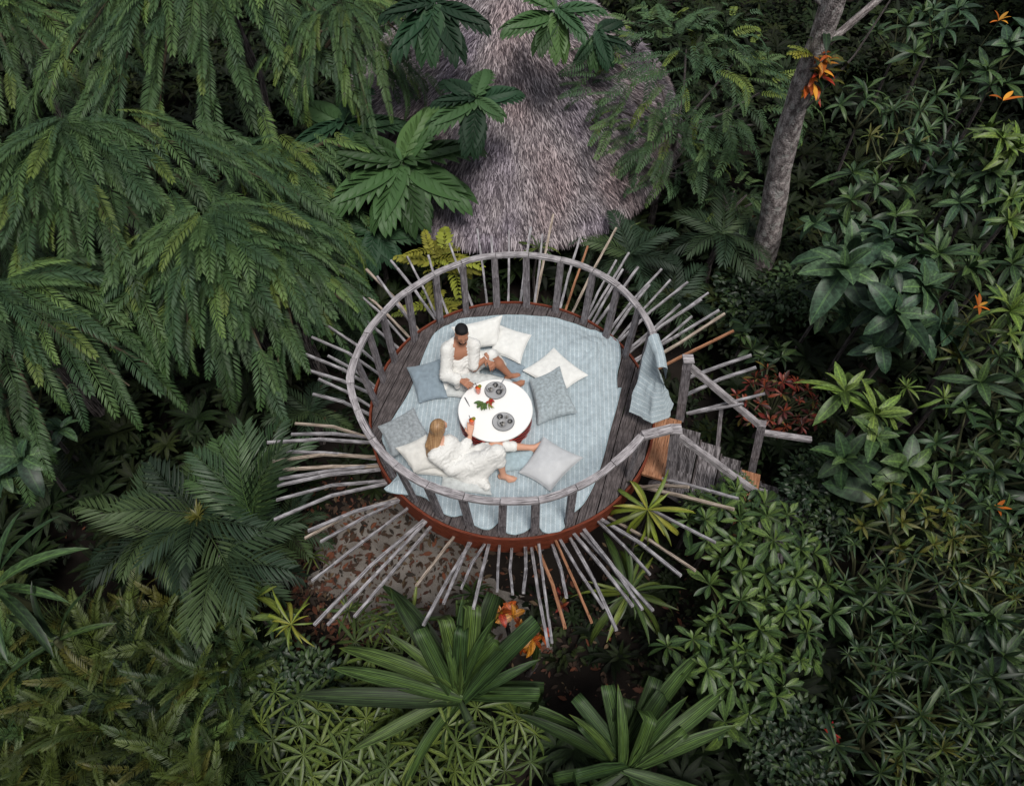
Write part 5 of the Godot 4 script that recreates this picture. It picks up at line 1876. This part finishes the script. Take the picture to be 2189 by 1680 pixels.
	for r in 4:
		for k in 4:
			var px: float = 30.0 + 150.0 * k + rng.randf_range(-40, 40)
			var py := 1385.0 + 88.0 * r + rng.randf_range(-30, 30)
			var q := plant("bamboo_clump", "feathery bamboo clump, %s row of lower left thicket, %s" % [tiers[r], files[k]], "bamboo", px, py, -0.75 + rng.randf_range(-0.25, 0.2), "bamboo clumps in the lower left thicket")
			var c: Vector3 = q[1]
			var set: String = ["dark_lance", "olive_lance", "olive_lance", "feather"][rng.randi() % 4]
			for g in 42:
				var foot := Vector3(rng.randf_range(-0.35, 0.35), rng.randf_range(-0.25, 0.1), rng.randf_range(-0.35, 0.35))
				if g % 5 == 0:
					stem(q[0], Vector3(foot.x * 0.4, 0, foot.z * 0.4), c + foot, 0.010, "cane")
				one_leaf(q[0], "fine_feather", set, c + foot, rng.randf() * TAU, rng.randf_range(0.35, 1.25), rng.randf_range(0.35, 0.75), rng.randf_range(-0.8, 0.8), "spray")
	# the thicket of thin bamboo-like blades at the lower left: nobody could count it
	var where := []
	var tints := []
	for k in 420:
		var px := rng.randf_range(-80, 620)
		var py := rng.randf_range(1310, 1760)
		if px > 430 and py < 1400 and rng.randf() < 0.5 or px > 520 and rng.randf() < 0.6:
			continue
		var h := rng.randf_range(-1.2, -0.35)
		var p := at(px, py, h)
		p.y = h - 0.5
		var s := rng.randf_range(0.32, 0.72)
		where.append(Transform3D(Basis(Vector3.UP, rng.randf() * TAU) * Basis(Vector3(1, 0, 0), rng.randf_range(-0.35, 0.35)) * Basis.from_scale(Vector3(s, s, s)), p))
		var g := rng.randf()
		tints.append(Color(0.9, 1.0, 0.95).lerp(Color(1.6, 1.3, 0.8), g * g * g) * rng.randf_range(0.3, 0.95))
	tag(many("bamboo_thicket", L.tuft[0], M.grass[0], where.slice(0, where.size() / 2), tints.slice(0, where.size() / 2)), "thicket of thin olive bamboo-like blades filling the lower left corner", "bamboo", "", "stuff")
	tag(many("bamboo_thicket", L.tuft[1], M.grass[1], where.slice(where.size() / 2), tints.slice(where.size() / 2)), "yellowish thin blades mixed through the bamboo thicket at lower left", "bamboo", "", "stuff")
	# undergrowth in all the gaps
	var sets := [[], [], [], []]
	var cols := [[], [], [], []]
	var hole := [at(180, 215, GROUND), at(160, 1080, GROUND), at(700, 1230, GROUND), at(220, 1300, GROUND), at(900, 1180, GROUND)]
	for k in 9500:
		var x := rng.randf_range(-13, 13)
		var z := rng.randf_range(-13.5, 7.5)
		if absf(x) > 9.5 + maxf(0.0, -z) * 0.4:
			continue
		var p := Vector3(x, GROUND, z)
		var v := Vector2(x, z)
		if v.length() < 1.9 or v.distance_to(Vector2(-0.05, -7.0)) < 3.1:
			continue
		if x > 1.6 and x < 4.4 and absf(z - (0.5 + (x - 1.8) * 0.34)) < 0.65:
			continue
		var skip := false
		for q in 5:
			if p.distance_to(hole[q]) < [0.5, 0.45, 1.0, 0.4, 1.1][q]:
				skip = true
		if skip or z > 1.2 and z < 3.0 and x > -2.6 and x < 0.2 and rng.randf() < 0.93 or z > 2.6 and z < 3.6 and x > 0.2 and x < 1.6 and rng.randf() < 0.8:
			continue
		var far := v.length()
		var low: float = 0.10 if far < 3.4 else 0.9
		var n := rng.randi() % 4
		p.y += rng.randf_range(0.0, low)
		var s := rng.randf_range(0.25, 0.5) * (1.0 if far > 3.4 else 0.75)
		sets[n].append(Transform3D(Basis(Vector3.UP, rng.randf() * TAU) * Basis(Vector3(1, 0, 0), rng.randf_range(-0.3, 0.3)) * Basis.from_scale(Vector3.ONE * s), p))
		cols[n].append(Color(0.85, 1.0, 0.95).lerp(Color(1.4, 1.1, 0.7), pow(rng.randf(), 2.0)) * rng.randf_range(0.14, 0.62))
	var meshes := [L.rosette[0], L.rosette[1], L.knot[0], L.rosette[2]]
	var says := ["dim low leafy undergrowth between the shrubs", "broad low rosettes of undergrowth on the forest floor", "small-leaved ground cover on the forest floor", "mixed leafy undergrowth round the deck and hut"]
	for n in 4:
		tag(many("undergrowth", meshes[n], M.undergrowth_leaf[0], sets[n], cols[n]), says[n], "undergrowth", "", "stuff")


# the jungle goes on outside the frame on every side
func build_forest() -> void:
	var where := []
	var tints := []
	var trunks := MB.new()
	var n := 0
	for k in 900:
		var x := rng.randf_range(-24, 24)
		var z := rng.randf_range(-26, 15)
		var half := 6.2 + maxf(0.0, 3.9 - z) * 0.44
		if z < 6.5 and z > -15.5 and absf(x) < half + 1.9:
			continue
		if z >= 6.5 and z < 8.2 and absf(x) < 7.0:
			continue
		if n > 150:
			break
		n += 1
		var tall := rng.randf_range(6.5, 10.5) if z < 6.5 else rng.randf_range(4.5, 6.8)
		var foot := Vector3(x, GROUND, z)
		trunks.tube([foot, foot + Vector3(0.2, tall * 0.8, 0.1)], [0.18, 0.09], 6)
		var g := rng.randf_range(0.7, 1.3)
		for q in 46:
			var e := rng.randf_range(-0.5, 1.5)
			var a := rng.randf() * TAU
			var r := 2.0 * rng.randf_range(0.75, 1.1)
			var p := foot + Vector3(cos(e) * cos(a) * r, tall * 0.62 + sin(e) * tall * 0.38, cos(e) * sin(a) * r)
			where.append(Transform3D(Basis(Vector3.UP, rng.randf() * TAU) * Basis(Vector3(1, 0, 0), rng.randf_range(-0.5, 0.5)) * Basis.from_scale(Vector3.ONE * rng.randf_range(0.9, 1.6)), p))
			tints.append(Color(0.9, 1.0, 0.9) * g * rng.randf_range(0.7, 1.3))
	tag(many("forest_canopy", L.knot[1], M.undergrowth_leaf[0], where, tints), "surrounding jungle canopy closing round the clearing on all sides", "forest", "", "stuff")
	var o := put("forest_trunks", trunks.done(), M.bark)
	tag(o, "trunks of the surrounding jungle outside the clearing", "forest", "", "stuff")


# ---------------------------------------------------------------- things on the deck
# a stuffed pillow between four corners given as [px, py, h], its far left first, then clockwise in the photo
func pillow(label: String, corners: Array, thick: float, m: Material, group := "", ends := 1.0) -> void:
	var q := []
	var c := Vector3.ZERO
	for k in corners:
		q.append(at(k[0], k[1], k[2]))
		c += q[q.size() - 1] / 4.0
	var t := thing("pillow", label, "pillow", c, group)
	var n: Vector3 = (q[2] - q[0]).cross(q[3] - q[1]).normalized()
	if n.y < 0:
		n = -n
	var b := MB.new()
	var f := noise(7.0, 3, rng.randi() % 1000)
	var N := 18
	for side in 2:
		var p := []
		var uv := []
		for r in N + 1:
			for s in N + 1:
				var u := 2.0 * s / N - 1.0
				var v := 2.0 * r / N - 1.0
				u = sin(u * PI / 2)
				v = sin(v * PI / 2)
				var uu := u * (1.0 - 0.09 * (1.0 - v * v))
				var vv := v * (1.0 - 0.09 * (1.0 - u * u))
				var w := Vector3.ZERO
				w += q[0] * (1 - uu) * (1 - vv) / 4 + q[1] * (1 + uu) * (1 - vv) / 4 + q[2] * (1 + uu) * (1 + vv) / 4 + q[3] * (1 - uu) * (1 + vv) / 4
				var bulge := pow(maxf((1 - u * u) * (1 - v * v), 0.0), 0.42)
				var wr := f.get_noise_3d(w.x, w.y, w.z) * 0.018 * bulge + 0.012 * sin((u * 5 + v * 4) * 2.0) * bulge * absf(u * v)
				var h := thick * bulge + wr + 0.004
				p.append(w - c + n * (h if side == 0 else -h * 0.75))
				uv.append(Vector2(u, v))
		b.sheet(p, uv, N + 1, side == 1)
	var o := put("case", b.done(), m, t)
	# piped seam round the edge
	var loop := []
	var radii := []
	for e in 4:
		for k in 8:
			var x := k / 8.0 * 2.0 - 1.0
			x = sin(x * PI / 2)
			var u: float = [x, 1.0, -x, -1.0][e]
			var v: float = [-1.0, x, 1.0, -x][e]
			var uu := u * (1.0 - 0.09 * (1.0 - v * v))
			var vv := v * (1.0 - 0.09 * (1.0 - u * u))
			loop.append(q[0] * (1 - uu) * (1 - vv) / 4 + q[1] * (1 + uu) * (1 - vv) / 4 + q[2] * (1 + uu) * (1 + vv) / 4 + q[3] * (1 - uu) * (1 + vv) / 4 - c)
	loop.append(loop[0])
	for k in loop.size():
		radii.append(0.006)
	b = MB.new()
	b.tube(loop, radii, 5, Color.WHITE, false)
	put("seam", b.done(), m, t)


func inside(p: Vector2, poly: Array) -> bool:
	return Geometry2D.is_point_in_polygon(p, PackedVector2Array(poly))


func build_bedspread() -> void:
	var px := [[912, 745], [930, 712], [968, 690], [985, 682], [1030, 677], [1075, 673], [1130, 674], [1180, 680], [1230, 692], [1262, 705], [1300, 716], [1322, 730], [1326, 765], [1319, 800], [1320, 830], [1328, 828], [1318, 870], [1305, 915], [1290, 975], [1268, 1040], [1240, 1085], [1206, 1108], [1206, 1128], [1186, 1138], [1160, 1137], [1146, 1118], [1120, 1138], [1085, 1140], [1068, 1116], [1045, 1132], [1015, 1124], [990, 1102], [965, 1104], [935, 1088], [912, 1066], [890, 1058], [855, 1056], [822, 1046], [850, 1018], [828, 965], [818, 930], [850, 880], [878, 832], [896, 785]]
	var edge := []
	var c := Vector3.ZERO
	for p in px:
		edge.append(at(p[0], p[1], 0.02))
	var centre := at(1080, 890, 0.02)
	var t := thing("bedspread", "pale blue striped bedspread with wavy hem covering most of the round deck", "bedspread", Vector3(centre.x, 0.004, centre.z))
	var b := MB.new()
	var ring := []
	for k in edge.size():
		for s in 4:
			var w := s / 4.0
			var a: Vector3 = edge[(k - 1 + edge.size()) % edge.size()]
			var d: Vector3 = edge[k]
			var e: Vector3 = edge[(k + 1) % edge.size()]
			var g: Vector3 = edge[(k + 2) % edge.size()]
			ring.append(d.cubic_interpolate(e, a, g, w) if k != 14 and k != 15 else d.lerp(e, w))
	var rows := 40
	var n := noise(1.6, 3, 21)
	var n2 := noise(5.0, 3, 22)
	var p := []
	var uv := []
	for r in rows + 1:
		var u := float(r) / rows
		var f := 1.0 - pow(1.0 - u, 1.35)
		for k in ring.size() + 1:
			var q: Vector3 = ring[k % ring.size()]
			var w := centre.lerp(q, f)
			var h := 0.055 * smoothstep(0.0, 0.22, 1.0 - f) + 0.008
			h += 0.012 * n.get_noise_2d(w.x, w.z) + 0.030 * pow(maxf(1.0 - 5.0 * absf(n2.get_noise_2d(w.x * 0.5 + 7.0, w.z * 0.35)), 0.0), 1.5) * clampf(0.5 + n.get_noise_2d(w.z, w.x) * 1.5, 0, 1)
			if q.z > 0.9 and f > 0.75:
				h += 0.02 * (f - 0.75) * 4.0 * absf(sin(k * 0.8))
			# rumpled corner at the far right
			var d := Vector2(w.x - 1.05, w.z + 0.98).length()
			if d < 0.5:
				h += 0.10 * (1.0 - d / 0.5) * absf(sin(w.x * 11.0 - w.z * 14.0 + n2.get_noise_2d(w.x, w.z) * 3.0)) * smoothstep(1.0, 0.85, f)
			p.append(Vector3(w.x - centre.x, maxf(h, 0.006), w.z - centre.z))
			var along := Vector2(w.x, w.z).rotated(-0.05)
			uv.append(Vector2(along.x / 0.42, along.y / 0.42))
	b.sheet(p, uv, ring.size() + 1)
	var hem := []
	var huv := []
	for k in ring.size() + 1:
		hem.append(p[rows * (ring.size() + 1) + k])
		huv.append(Vector2(0.1, k * 0.1))
	for k in ring.size() + 1:
		var w: Vector3 = hem[k]
		hem.append(Vector3(w.x, 0.0, w.z))
		huv.append(Vector2(0.12, k * 0.1))
	b.sheet(hem, huv, ring.size() + 1)
	put("spread", b.done(), M.bedspread, t)
	# the pale sewn hem
	var radii := []
	var loop := []
	for k in ring.size() + 1:
		loop.append(p[rows * (ring.size() + 1) + k])
		radii.append(0.007)
	b = MB.new()
	b.tube(loop, radii, 5, Color.WHITE, false)
	put("hem", b.done(), M.pale_blue, t)


func build_cloth() -> void:
	# hung over the rail by the gate
	var t := thing("throw", "pale blue throw draped over the railing beside the gate", "throw", Vector3(1.6, 0, -0.1))
	var b := MB.new()
	var n := noise(3.0, 3, 33)
	var cols := 22
	var rows := 26
	var low := [at(1349, 880, 0.22), at(1372, 893, 0.22), at(1400, 905, 0.24), at(1428, 892, 0.30), at(1440, 862, 0.42)]
	var p := []
	var uv := []
	for r in rows + 1:
		var v := float(r) / rows
		for k in cols + 1:
			var u := float(k) / cols
			var a := lerpf(-13.0, 3.5, u)
			var rr := ring_radius(a)
			var over := polar(a, rr + 0.075, 0.62 + 0.1 * u)
			var out := polar(a, rr + 0.06, 0.925)
			var top := polar(a, rr, 0.945)
			var inn := polar(a, rr - 0.06, 0.92)
			var i := int(minf(u * 4.0, 3.99))
			var end: Vector3 = low[i].lerp(low[i + 1], u * 4.0 - i)
			var w: Vector3
			if v < 0.18:
				w = over.lerp(out, v / 0.18)
			elif v < 0.24:
				w = out.lerp(top, (v - 0.18) / 0.06)
			elif v < 0.30:
				w = top.lerp(inn, (v - 0.24) / 0.06)
			else:
				w = inn.lerp(end, (v - 0.30) / 0.70)
			var free := smoothstep(0.26, 0.6, v)
			w += Vector3(-0.9, 0.1, 0.1) * free * (0.014 * sin(u * 11.0 + v * 2.5) + 0.07 * n.get_noise_2d(u * 0.5, v * 0.4) + 0.005 * sin(v * 40.0 + u * 7.0 + 6.0 * n.get_noise_2d(u, v)))
			p.append(w - t.position)
			uv.append(Vector2(v * 2.6, u * 1.2))
	b.sheet(p, uv, cols + 1)
	var back := p.map(func(q): return q + Vector3(0.006, -0.006, 0))
	b.sheet(back, uv, cols + 1, true)
	put("cloth", b.done(), M.bedspread, t)


func build_table() -> void:
	var c := at(1059, 875, 0.30)
	c.y = 0.0
	var t := thing("round_table", "low round white table on a red and black woven drum", "table", c)
	var b := MB.new()
	b.lathe([Vector2(0.0, 0.268), Vector2(0.425, 0.268), Vector2(0.437, 0.274), Vector2(0.440, 0.286), Vector2(0.437, 0.298), Vector2(0.430, 0.302), Vector2(0.0, 0.303)], 72)
	put("tabletop", b.done(), M.table_white, t)
	# woven drum: canes over and under
	b = MB.new()
	var dark := MB.new()
	var n := 96
	for row in 7:
		for k in n:
			var a := TAU * k / n
			var a2 := TAU * (k + 1) / n
			var y0 := 0.072 + row * 0.028
			var r := 0.430 + 0.005 * (1 if (k / 2 + row) % 2 == 0 else -1)
			var m := b if (k / 2 + row) % 2 == 0 else dark
			m.quad(Vector3(cos(a2) * r, y0, sin(a2) * r), Vector3(cos(a) * r, y0, sin(a) * r), Vector3(cos(a) * r, y0 + 0.026, sin(a) * r), Vector3(cos(a2) * r, y0 + 0.026, sin(a2) * r))
	put("red_weave", b.done(), M.cane_red, t).set_meta("kind", "stuff")
	put("black_weave", dark.done(), M.cane_black, t).set_meta("kind", "stuff")
	b = MB.new()
	b.lathe([Vector2(0.421, 0.062), Vector2(0.421, 0.262)], 64)
	put("drum", b.done(), M.cane_black, t)
	# plates with little bowls
	var plates := [[1059, 835, "grey round plate with small bowls on the far side of the table"], [1076, 902, "grey round plate with small bowls on the near side of the table"]]
	for k in 2:
		var o := at(plates[k][0], plates[k][1], 0.312)
		o.y = 0.303
		var p := thing("plate", plates[k][2], "plate", o)
		b = MB.new()
		b.lathe([Vector2(0.0, 0.001), Vector2(0.105, 0.001), Vector2(0.126, 0.014), Vector2(0.1275, 0.017), Vector2(0.124, 0.018), Vector2(0.104, 0.007), Vector2(0.0, 0.006)], 40)
		put("dish", b.done(), M.stoneware, p)
		b = MB.new()
		b.tube(ring_points(Vector3(0, 0.017, 0), Vector3.UP, 0.1265, 36), range(37).map(func(_x): return 0.0035), 5, Color.WHITE, false)
		put("rim", b.done(), M.slate, p)
		var bowls := [[-0.058, -0.012, 0.050], [0.0, -0.070, 0.034], [0.062, -0.055, 0.026], [0.045, 0.030, 0.038], [0.085, -0.012, 0.024]] if k == 0 else [[-0.01, 0.032, 0.056], [-0.038, -0.062, 0.036], [0.040, -0.066, 0.030], [0.078, 0.0, 0.030]]
		for q in bowls.size():
			var w := Vector3(bowls[q][0], 0.007, bowls[q][1])
			var r: float = bowls[q][2]
			var bowl := thing("bowl", ["largest bowl", "bowl nearest the cutlery", "tiny bowl at the right", "second largest bowl", "tiny bowl at the right rim"][q] + (" on the far plate" if k == 0 else " on the near plate") + " of the white table", "bowl", o + w)
			b = MB.new()
			b.lathe([Vector2(0.0, 0.0), Vector2(r * 0.6, 0.0), Vector2(r * 0.92, r * 0.5), Vector2(r, r * 0.72), Vector2(r * 0.93, r * 0.72), Vector2(r * 0.80, r * 0.45), Vector2(r * 0.5, r * 0.22), Vector2(0.0, r * 0.2)], 24)
			put("rim", b.done(), M.stoneware if q % 2 == 0 else M.slate, bowl)
			b = MB.new()
			for g in 7:
				var a := g * 2.4
				var d := r * 0.45 * sqrt(g / 7.0)
				var col: Color = [Color(0.03, 0.028, 0.03), Color(0.22, 0.21, 0.20), Color(0.06, 0.055, 0.05), Color(0.35, 0.33, 0.31)][(g + q) % 4]
				b.ball(Vector3(cos(a) * d, r * 0.40, sin(a) * d), Vector3(0.30, 0.2, 0.26) * r, Basis(Vector3.UP, a), col, 4, 6)
			put("food", b.done(), M.food, bowl).set_meta("kind", "stuff")
	# glasses
	var gl := [[at(1022, 834, 0.36), "tall glass of orange drink on the table by the reaching hand", 0.303], [at(1009, 905, 0.44), "tall glass of orange drink raised in a hand over the table edge", 0.40]]
	for k in 2:
		var o: Vector3 = gl[k][0]
		o.y = gl[k][2]
		var p := thing("drinking_glass", gl[k][1], "glass", o)
		b = MB.new()
		b.lathe([Vector2(0.0, 0.002), Vector2(0.026, 0.002), Vector2(0.032, 0.04), Vector2(0.036, 0.125)], 24)
		put("glass", b.done(), M.glass, p)
		b = MB.new()
		b.lathe([Vector2(0.0, 0.006), Vector2(0.0245, 0.006), Vector2(0.0305, 0.04), Vector2(0.034, 0.105), Vector2(0.0, 0.106)], 24)
		put("drink", b.done(), M.drink, p)
		b = MB.new()
		b.tube([Vector3(0.005, 0.02, 0.0), Vector3(-0.028, 0.175, -0.02)], [0.0035, 0.0035], 6)
		put("straw", b.done(), M.slate, p)
		b = MB.new()
		b.lathe([Vector2(0.0, 0.0), Vector2(0.020, 0.0), Vector2(0.022, 0.002), Vector2(0.020, 0.004), Vector2(0.0, 0.004)], 16)
		put("garnish", b.done(), M.fern_yellow[0], p, Transform3D(Basis(Vector3(1, 0.2, 0).normalized(), 0.9), Vector3(0.022, 0.122, -0.012)))
	# cutlery
	var u := at(999, 858, 0.31)
	u.y = 0.304
	var s := thing("knife", "small dark cutlery lying at the left edge of the white table", "cutlery", u)
	b = MB.new()
	b.board(Vector3(-0.035, 0.004, -0.06), Vector3(0.0, 0.004, 0.01), Vector3(0.9, 0, -0.4), Vector3.UP, 0.012, 0.006)
	put("handle", b.done(), M.slate, s)
	b = MB.new()
	b.board(Vector3(0.0, 0.004, 0.01), Vector3(0.03, 0.004, 0.07), Vector3(0.9, 0, -0.4), Vector3.UP, 0.016, 0.003, 0.006)
	put("blade", b.done(), M.steel, s)
	u = at(1073, 819, 0.32)
	u.y = 0.335
	s = thing("spoon", "metal spoon lying across the rim of the far plate", "cutlery", u)
	b = MB.new()
	b.board(Vector3(-0.02, -0.008, 0.03), Vector3(0.03, 0.004, -0.055), Vector3(0.9, 0, 0.4), Vector3.UP, 0.012, 0.003)
	put("handle", b.done(), M.steel, s)
	# greenery and red blossom
	u = at(1033, 861, 0.33)
	u.y = 0.305
	s = thing("posy", "bunch of green leaves and red blossoms lying mid-table", "flowers", u)
	for k in 9:
		put("leaf", L.broad[k % 3], M.bread[2] if k % 2 else M.umbrella[2], s, Transform3D(aim(2.0 + rng.randf_range(-1.3, 1.3), rng.randf_range(0.05, 0.5)).scaled_local(Vector3.ONE * rng.randf_range(0.07, 0.12)), Vector3(rng.randf_range(-0.02, 0.03), 0.015, rng.randf_range(-0.03, 0.03))))
	for k in 18:
		put("petal", L.lance[k % 4], M.red_petal[k % 2] if k % 3 else M.croton[k % 3], s, Transform3D(aim(rng.randf_range(-1.6, 1.4), rng.randf_range(0.1, 1.2)).scaled_local(Vector3(1, 1, 1.6) * rng.randf_range(0.035, 0.065)), Vector3(0.055 + rng.randf_range(-0.035, 0.04), 0.03, -0.01 + rng.randf_range(-0.035, 0.035))))
	for k in 12:
		put("sprig", L.narrow[0], M.fern_yellow[k % 2], s, Transform3D(aim(rng.randf_range(-1.2, 1.4), rng.randf_range(-0.05, 0.5)).scaled_local(Vector3.ONE * rng.randf_range(0.05, 0.10)), Vector3(0.06, 0.02, 0.01)))


func build_things() -> void:
	build_bedspread()
	build_cloth()
	build_table()
	pillow("slate blue square pillow at the left of the person in the open robe", [[870, 786, 0.12], [944, 766, 0.22], [956, 850, 0.12], [896, 862, 0.10]], 0.075, M.slate_blue)
	pillow("large white pillow propped behind the dark-haired person, corner pointing up", [[965, 700, 0.36], [1074, 674, 0.40], [1066, 738, 0.18], [985, 752, 0.15]], 0.08, M.white_linen)
	pillow("creased white pillow right of the propped one behind the bare knee", [[1066, 694, 0.22], [1136, 716, 0.18], [1112, 778, 0.13], [1048, 752, 0.13]], 0.075, M.white_linen)
	pillow("flat grey-blue cushion under the dark-haired person's bare foot", [[1062, 752, 0.09], [1122, 784, 0.09], [1110, 818, 0.09], [1052, 800, 0.09]], 0.03, M.slate_blue)
	pillow("white pillow half covered by the blue woven one right of the table", [[1118, 792, 0.12], [1184, 744, 0.16], [1257, 802, 0.15], [1196, 845, 0.11]], 0.065, M.white_linen)
	pillow("pale blue woven pillow leaning right beside the table", [[1132, 812, 0.19], [1196, 783, 0.28], [1234, 882, 0.15], [1150, 908, 0.12]], 0.085, M.woven_blue)
	pillow("pale cushion with fringed edge half hidden under the reaching sleeve", [[950, 800, 0.12], [1005, 812, 0.11], [1000, 852, 0.10], [944, 846, 0.10]], 0.055, M.pale_cotton)
	pillow("grey woven pillow at the left rim behind the blond person", [[808, 912, 0.22], [884, 872, 0.26], [924, 940, 0.20], [838, 978, 0.16]], 0.085, M.woven_grey)
	pillow("white pillow directly behind the blond person's back", [[846, 958, 0.28], [910, 930, 0.34], [958, 1000, 0.20], [886, 1010, 0.18]], 0.075, M.cream_linen)
	pillow("cream pillow with thick hem under the blond person's elbow", [[872, 992, 0.16], [930, 984, 0.18], [962, 1020, 0.13], [890, 1012, 0.13]], 0.055, M.cream_linen)
	pillow("pale grey flat pillow under the robe's hem by the front railing", [[945, 1012, 0.11], [1046, 1008, 0.11], [1051, 1058, 0.10], [938, 1048, 0.10]], 0.045, M.pale_cotton)
	pillow("silvery satin pillow with four sharp corners near the front railing", [[1162, 934, 0.20], [1246, 978, 0.17], [1176, 1050, 0.11], [1110, 1010, 0.13]], 0.085, M.silver)
	pillow("oblong pale blue cushion beneath the outstretched bare leg", [[1072, 968, 0.10], [1140, 962, 0.11], [1146, 1000, 0.10], [1078, 1008, 0.10]], 0.05, M.pale_blue)
	build_man()
	build_woman()


func _ready() -> void:
	rng.seed = 20240611
	var cam := Camera3D.new()
	cam.name = "camera"
	cam.fov = rad_to_deg(2.0 * atan(840.0 / FOCAL))
	cam.position = eye
	cam.rotation_degrees = Vector3(-TILT, 0, 0)
	cam.far = 400.0
	add_child(cam)
	cam.current = true
	var env := Environment.new()
	env.background_mode = Environment.BG_SKY
	var sky := Sky.new()
	var sm := ProceduralSkyMaterial.new()
	sm.sky_top_color = Color(0.945, 0.968, 1.0)
	sm.sky_horizon_color = Color(0.49, 0.525, 0.57)
	sm.sky_curve = 0.32
	sm.ground_bottom_color = Color(0.10, 0.11, 0.10)
	sm.ground_horizon_color = Color(0.40, 0.43, 0.45)
	sm.sky_energy_multiplier = 0.88
	sky.sky_material = sm
	env.sky = sky
	env.tonemap_mode = Environment.TONE_MAPPER_LINEAR
	env.tonemap_exposure = 0.95
	env.sdfgi_enabled = true
	env.ssao_enabled = true
	env.ssil_enabled = true
	var we := WorldEnvironment.new()
	we.name = "world_environment"
	we.environment = env
	add_child(we)
	var sun := DirectionalLight3D.new()
	sun.name = "sun"
	sun.light_energy = 0.95
	sun.light_color = Color(1.0, 0.985, 0.96)
	sun.light_angular_distance = 18.0
	sun.shadow_enabled = true
	sun.rotation_degrees = Vector3(-64, 20, 0)
	add_child(sun)
	make_materials()
	make_leaves()
	build_ground()
	build_deck()
	build_stairs()
	build_hut()
	build_things()
	build_trees()
	build_right()
	build_front()
	build_forest()
